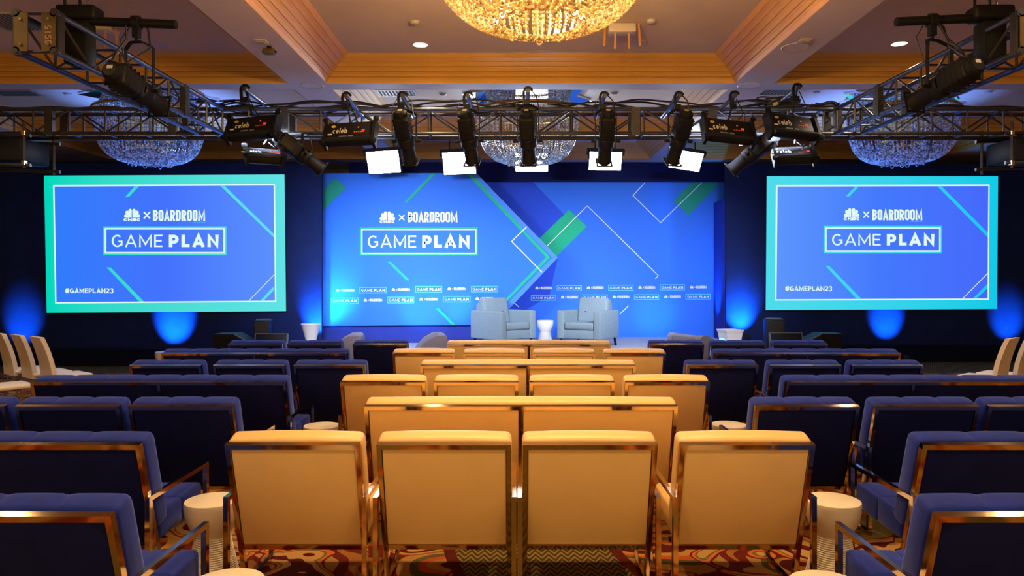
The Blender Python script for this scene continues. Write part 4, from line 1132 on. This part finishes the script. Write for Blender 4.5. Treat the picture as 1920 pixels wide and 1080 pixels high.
# projector cages hung from both ends of the long truss
def cage(label, px0, px1, d, flip):
    x0, x1 = X(px0,d), X(px1,d); zt_, zb = Z(258,d), Z(312,d)
    xc = (x0+x1)/2; t = thing('projector_cage', label, 'projector', (xc, d, zt_))
    w = (x1-x0)/2; h = zb-zt_
    for sy in (-.28, .28):
        obj('rail', MB().tube([(-w-.08,sy,0),(w+.08,sy,-.03*flip)], .022, 8), M_blackm, t)
        obj('rail', MB().tube([(-w-.08,sy,h),(w+.08,sy,h-.03*flip)], .022, 8), M_blackm, t)
        for sx in (-w, w):
            obj('post', MB().tube([(sx,sy,.14),(sx,sy,h-.06)], .018, 8), M_blackm, t)
    pr = obj('projector', MB().rbox(-w+.04, w-.04, -.27, .27, h+.03, -.05, .03, 2), M_black, t)
    obj('lens', MB().tube([(w*.3,.27,h*.5),(w*.3,.38,h*.5)], .07, 16), M_black, pr)
    for sx in (-w, w):
        for q in (0, h): obj('swivel_clamp', MB().rbox(sx-.025, sx+.025, -.31, -.25, q-.035, q+.035, .01, 1), M_steel, t)
cage('black projector cage hanging from left end of long truss', -50, 74, 9.0, 1)
cage('black projector cage hanging from right end of long truss', 1868, 1990, 9.0, -1)

# ------------------------------------------------------------------ chandeliers
def bead(mb, c, r, l, ax=(0,0,1)):
    a = Vector(ax).normalized(); u = a.orthogonal().normalized(); v = a.cross(u); c = Vector(c)
    vs = [c+a*l, c-a*l, c+u*r, c+v*r, c-u*r, c-v*r]
    mb.add(vs, [(0,2,3),(0,3,4),(0,4,5),(0,5,2),(1,3,2),(1,4,3),(1,5,4),(1,2,5)])
BOWL = [(.76,.76),(.755,.62),(.735,.45),(.69,.29),(.62,.17),(.52,.085),(.40,.035),(.26,.02)]
def along(prof, step):
    P = [Vector(p) for p in prof]; out = []; acc = 0
    for a, b in zip(P, P[1:]):
        L = (b-a).length; s = acc
        while s < L:
            out.append((a+(b-a)*(s/L), (b-a).normalized())); s += step
        acc = s-L
    return out
def fine(prof):
    out = []
    n = len(prof)
    for i in range(n-1):
        p0 = Vector(prof[max(i-1,0)]); p1 = Vector(prof[i]); p2 = Vector(prof[i+1]); p3 = Vector(prof[min(i+2,n-1)])
        for k in range(4):
            u = k/4
            out.append(tuple(.5*((2*p1)+(p2-p0)*u+(2*p0-5*p1+4*p2-p3)*u*u+(3*p1-p0-3*p2+p3)*u**3)))
    out.append(prof[-1]); return out
def chandelier(label, loc, ceilz, crys, lit):
    t = thing('chandelier', label, 'chandelier', loc, 0, None)
    hc = ceilz-loc[2]
    mb = MB(); ns = 96
    prof = along(fine(BOWL), .034)
    for k in range(ns):
        a = 2*math.pi*(k+.25*math.sin(k*1.7))/ns; ca, sa = math.cos(a), math.sin(a)
        for i, (p, tn) in enumerate(prof):
            if p.x < .30 and k % 2: continue
            bead(mb, (p.x*ca, p.x*sa, p.y), .0145, .0175, (tn.x*ca, tn.x*sa, tn.y))
    obj('bowl_beads', mb, crys, t, kind='stuff', smooth=0)
    mb = MB()
    for k in range(165):
        a = 2*math.pi*k/165; ca, sa = math.cos(a), math.sin(a)
        z = .80
        while z < hc-.01:
            r = .70-.10*(z-.8)/(max(.1, hc-.8)); bead(mb, (r*ca, r*sa, z), .0145, .017); z += .036
    obj('drum_beads', mb, crys, t, kind='stuff', smooth=0)
    mb = MB()       # swagged fringe under the bowl and the inner tier
    for k in range(26):
        a0 = 2*math.pi*k/26; a1 = 2*math.pi*(k+1)/26
        for q in range(9):
            u = q/9; a = a0+(a1-a0)*u; r = .30; z = .02-.05*4*u*(1-u)*(.6+.4*math.sin(k*2.3))
            bead(mb, (r*math.cos(a), r*math.sin(a), z), .008, .011)
    for ring, zz, n_, ln in ((.30,.30,30,8), (.20,.22,22,7), (.12,.16,16,6)):
        for k in range(n_):
            a = 2*math.pi*k/n_
            for q in range(ln): bead(mb, (ring*math.cos(a), ring*math.sin(a), zz-q*.03), .011, .015)
    obj('fringe_beads', mb, crys, t, kind='stuff', smooth=0)
    obj('ring', MB().lathe([(.74,.755),(.775,.76),(.785,.78),(.775,.80),(.72,.80),(.72,.76),(.74,.755)], 48), M_brass, t)
    obj('inner_ring', MB().lathe([(.28,.31),(.32,.31),(.32,.335),(.28,.335),(.28,.31)], 32), M_brass, t)
    obj('stem', MB().tube([(0,0,.14),(0,0,hc)], .022, 10), M_brass, t)
    mb = MB()
    for k in range(6):
        a = k*math.pi/3; mb.tube([(.02*math.cos(a),.02*math.sin(a),.5),(.30*math.cos(a),.30*math.sin(a),.32)], .008, 6).tube([(.02*math.cos(a),.02*math.sin(a),.6),(.74*math.cos(a),.74*math.sin(a),.77)], .008, 6)
    obj('ring_arm', mb, M_brass, t)
    obj('crystal_ball', MB().lathe([(0,.10)]+[(.055*math.sin(R(q)), .155-.055*math.cos(R(q))) for q in range(20,180,20)]+[(0,.21)], 18), M_crys_cool, t)
    star = []
    for k in range(16):
        r = 1.0 if k % 2 == 0 else .72; a = 2*math.pi*(k+.5)/16; star.append((r*math.cos(a), r*math.sin(a)))
    mb = MB(); n = 16
    mb.add([(x,y,hc-.035) for x,y in star]+[(x,y,hc-.002) for x,y in star], [tuple(range(n)), tuple(range(2*n-1,n-1,-1))]+[(i,i+n,(i+1)%n+n,(i+1)%n) for i in range(n)])
    obj('mirror_canopy', mb, M_chrome, t, smooth=0)
    if lit:
        b0 = None
        for k in range(10):
            a = 2*math.pi*k/10; r = .42 if k % 2 else .22
            p = (r*math.cos(a), r*math.sin(a), .42 if k % 2 else .36)
            if b0 is None: b0 = obj('bulb', MB().lathe([(0,-.05),(.02,-.045),(.032,-.01),(.03,.015),(.015,.05),(0,.055)], 12), M_bulb, t, p)
            else:
                c = b0.copy(); COL.objects.link(c); c.location = p
        for k in range(4):
            a = 2*math.pi*(k+.5)/4
            light('POINT', 'chandelier_lamp', (loc[0]+.33*math.cos(a), loc[1]+.33*math.sin(a), loc[2]+.36), lit, (1.0, .60, .22), size=.08)
    return t
ZC = 4.40
chandelier('large lit golden bead chandelier cut by top edge', (X(1014,4.75), 4.75, Z(57,4.75)+.03), ZC, M_crys_lit, 190)
chandelier('unlit crystal bead chandelier at centre behind the long truss', (X(990,10.8), 10.8, Z(310,10.8)+.02), ZC, M_crys_cool, 0)
chandelier('unlit crystal bead chandelier above the left screen', (X(282,10.8), 10.8, Z(310,10.8)+.02), ZC, M_crys_cool, 0)
chandelier('unlit crystal bead chandelier above the right screen', (X(1692,10.8), 10.8, Z(309,10.8)+.02), ZC, M_crys_cool, 0)

# ------------------------------------------------------------------ ceiling fittings
def on_ceiling(px, py, z=4.40):
    d = (z-H)*FPX/(VY-py); return (X(px,d), d, z)
def downlight(label, px, py, lit):
    p = on_ceiling(px, py); t = thing('ceiling_downlight', label, 'downlight', p, 0, 'recessed ceiling downlights')
    obj('trim_ring', MB().lathe([(.085,-.004),(.105,-.006),(.11,0),(.085,0)], 28), M_fixwhite, t)
    obj('diffuser', MB().lathe([(0,-.003),(.085,-.004),(.085,0)], 28), M_downlit if lit else M_fixwhite, t)
downlight('lit recessed downlight in centre coffer left of golden chandelier', 788, 84, True)
downlight('lit recessed downlight in right coffer near right truss', 1686, 82, True)
downlight('unlit recessed downlight in left coffer beyond left spotlight', 298, 83, False)
downlight('unlit recessed downlight below right of golden chandelier', 1197, 82, False)
downlight('unlit recessed downlight left of centre chandelier', 836, 198, False)
downlight('unlit recessed downlight in left rear coffer', 183, 199, False)
downlight('unlit recessed downlight beyond the truss right of centre chandelier', 1102, 263, False)
downlight('unlit recessed downlight beyond the truss above left screen', 590, 265, False)
def detector(label, px, py, z=4.40, r=.06):
    t = thing('smoke_detector', label, 'detector', on_ceiling(px, py, z), 0, 'small round ceiling detectors')
    obj('mounting_plate', MB().lathe([(0,-.008),(r,-.008),(r,0)], 22), M_fixwhite, t)
    obj('cover', MB().lathe([(0,-.03),(r*.55,-.028),(r*.75,-.02),(r*.8,-.008)], 22), M_fixwhite, t)
detector('small round detector left of golden chandelier', 777, 41)
detector('small round detector right of golden chandelier', 1220, 39)
detector('small round detector in left rear coffer', 126, 175)
detector('small round detector in centre rear coffer', 830, 176)
detector('small round detector right of centre chandelier', 1152, 174)
detector('small round detector in right rear coffer by truss corner', 1531, 172)
detector('small round detector in right rear coffer at far right', 1855, 171)
detector('larger round ceiling fitting above right chandelier', 1795, 194, r=.13)
def grille(label, px, py):
    p = on_ceiling(px, py, ZS); t = thing('ceiling_speaker', label, 'speaker', p, 0, 'round ceiling speakers in the beams')
    obj('rim', MB().lathe([(.125,-.004),(.14,-.008),(.15,0),(.125,0)], 30), M_fixwhite, t)
    obj('grille', MB().lathe([(0,-.004),(.125,-.004),(.125,0)], 30), M_soffit, t)
grille('round ceiling speaker in beam right of centre coffer', 1492, 88)
grille('round ceiling speaker at beam crossing left of centre', 585, 160.5)
grille('round ceiling speaker at beam crossing right of centre', 1405, 160)
def square(label, px, py):
    p = on_ceiling(px, py, ZS)
    t = thing('ceiling_plate', label, 'ceiling plate', p)
    obj('plate', MB().rbox(-.06,.06,-.06,.06,-.014,0,.004,1), M_fixwhite, t)
    obj('cover', MB().rbox(-.04,.04,-.04,.04,-.022,-.014,.003,1), M_fixwhite, t)
square('square white plate in beam left of centre coffer', 490, 77)
square('square white plate in beam right of centre coffer', 1509, 75)
p = on_ceiling(505, 87, ZS)
t = thing('motion_sensor', 'small bronze sensor box hanging under left beam', 'sensor', p)
obj('mount', MB().box(-.02,.02,-.02,.02,-.03,0), M_black, t)
obj('body', MB().rbox(-.06,.06,-.04,.04,-.085,-.03,.008,2), M_plate, t)
obj('side_ear', MB().box(-.075,-.06,-.012,.012,-.07,-.05).box(.06,.075,-.012,.012,-.07,-.05), M_black, t)
def vent(label, px, py, w, h):
    p = on_ceiling(px, py); t = thing('air_vent', label, 'vent', p, 0, 'ceiling air vents')
    obj('backing', MB().box(-w/2,w/2,-h/2,h/2,-.003,0), M_ventdark, t)
    fr = MB().box(-w/2-.03,w/2+.03,-h/2-.03,-h/2,-.012,0).box(-w/2-.03,w/2+.03,h/2,h/2+.03,-.012,0).box(-w/2-.03,-w/2,-h/2,h/2,-.012,0).box(w/2,w/2+.03,-h/2,h/2,-.012,0)
    obj('frame', fr, M_fixwhite, t)
    n = int(w/.05); s0 = None
    for k in range(n):
        x = -w/2+(k+.5)*w/n
        if s0 is None: s0 = obj('slat', MB().box(-.010,.010,-h/2,h/2,-.010,-.003), M_vent, t, (x,0,0))
        else:
            c = s0.copy(); COL.objects.link(c); c.location = (x,0,0)
vent('ceiling air vent left of centre chandelier', 742, 173.5, .55, .30)
vent('ceiling air vent in right rear coffer', 1458, 172, .50, .28)
vent('ceiling air vent in left rear coffer at left edge', 30, 174, .60, .30)
vent('ceiling air vent in front left coffer at left edge', 22, 41, .45, .5)
def strapbox(label, px, py, n):
    p = on_ceiling(px, py); t = thing('rigging_point', label, 'rigging point', p, 0, 'ceiling rigging points with straps')
    obj('cover_box', MB().rbox(-.15,.15,-.10,.10,-.10,0,.02,2), M_fixwhite, t)
    for k, x in enumerate((-.18,-.07,.07,.18)):
        z = -.24 if k in (0,3) else -.27
        obj('strap', MB().bar((x,-.05,-.0), (x*1.08,-.05,z), .022, .006), M_tanstrap, t)
strapbox('ceiling box with hanging tan straps below right of golden chandelier', 1165, 48, 4)
strapbox('ceiling box with hanging tan straps behind upper left truss', 190, 44, 4)
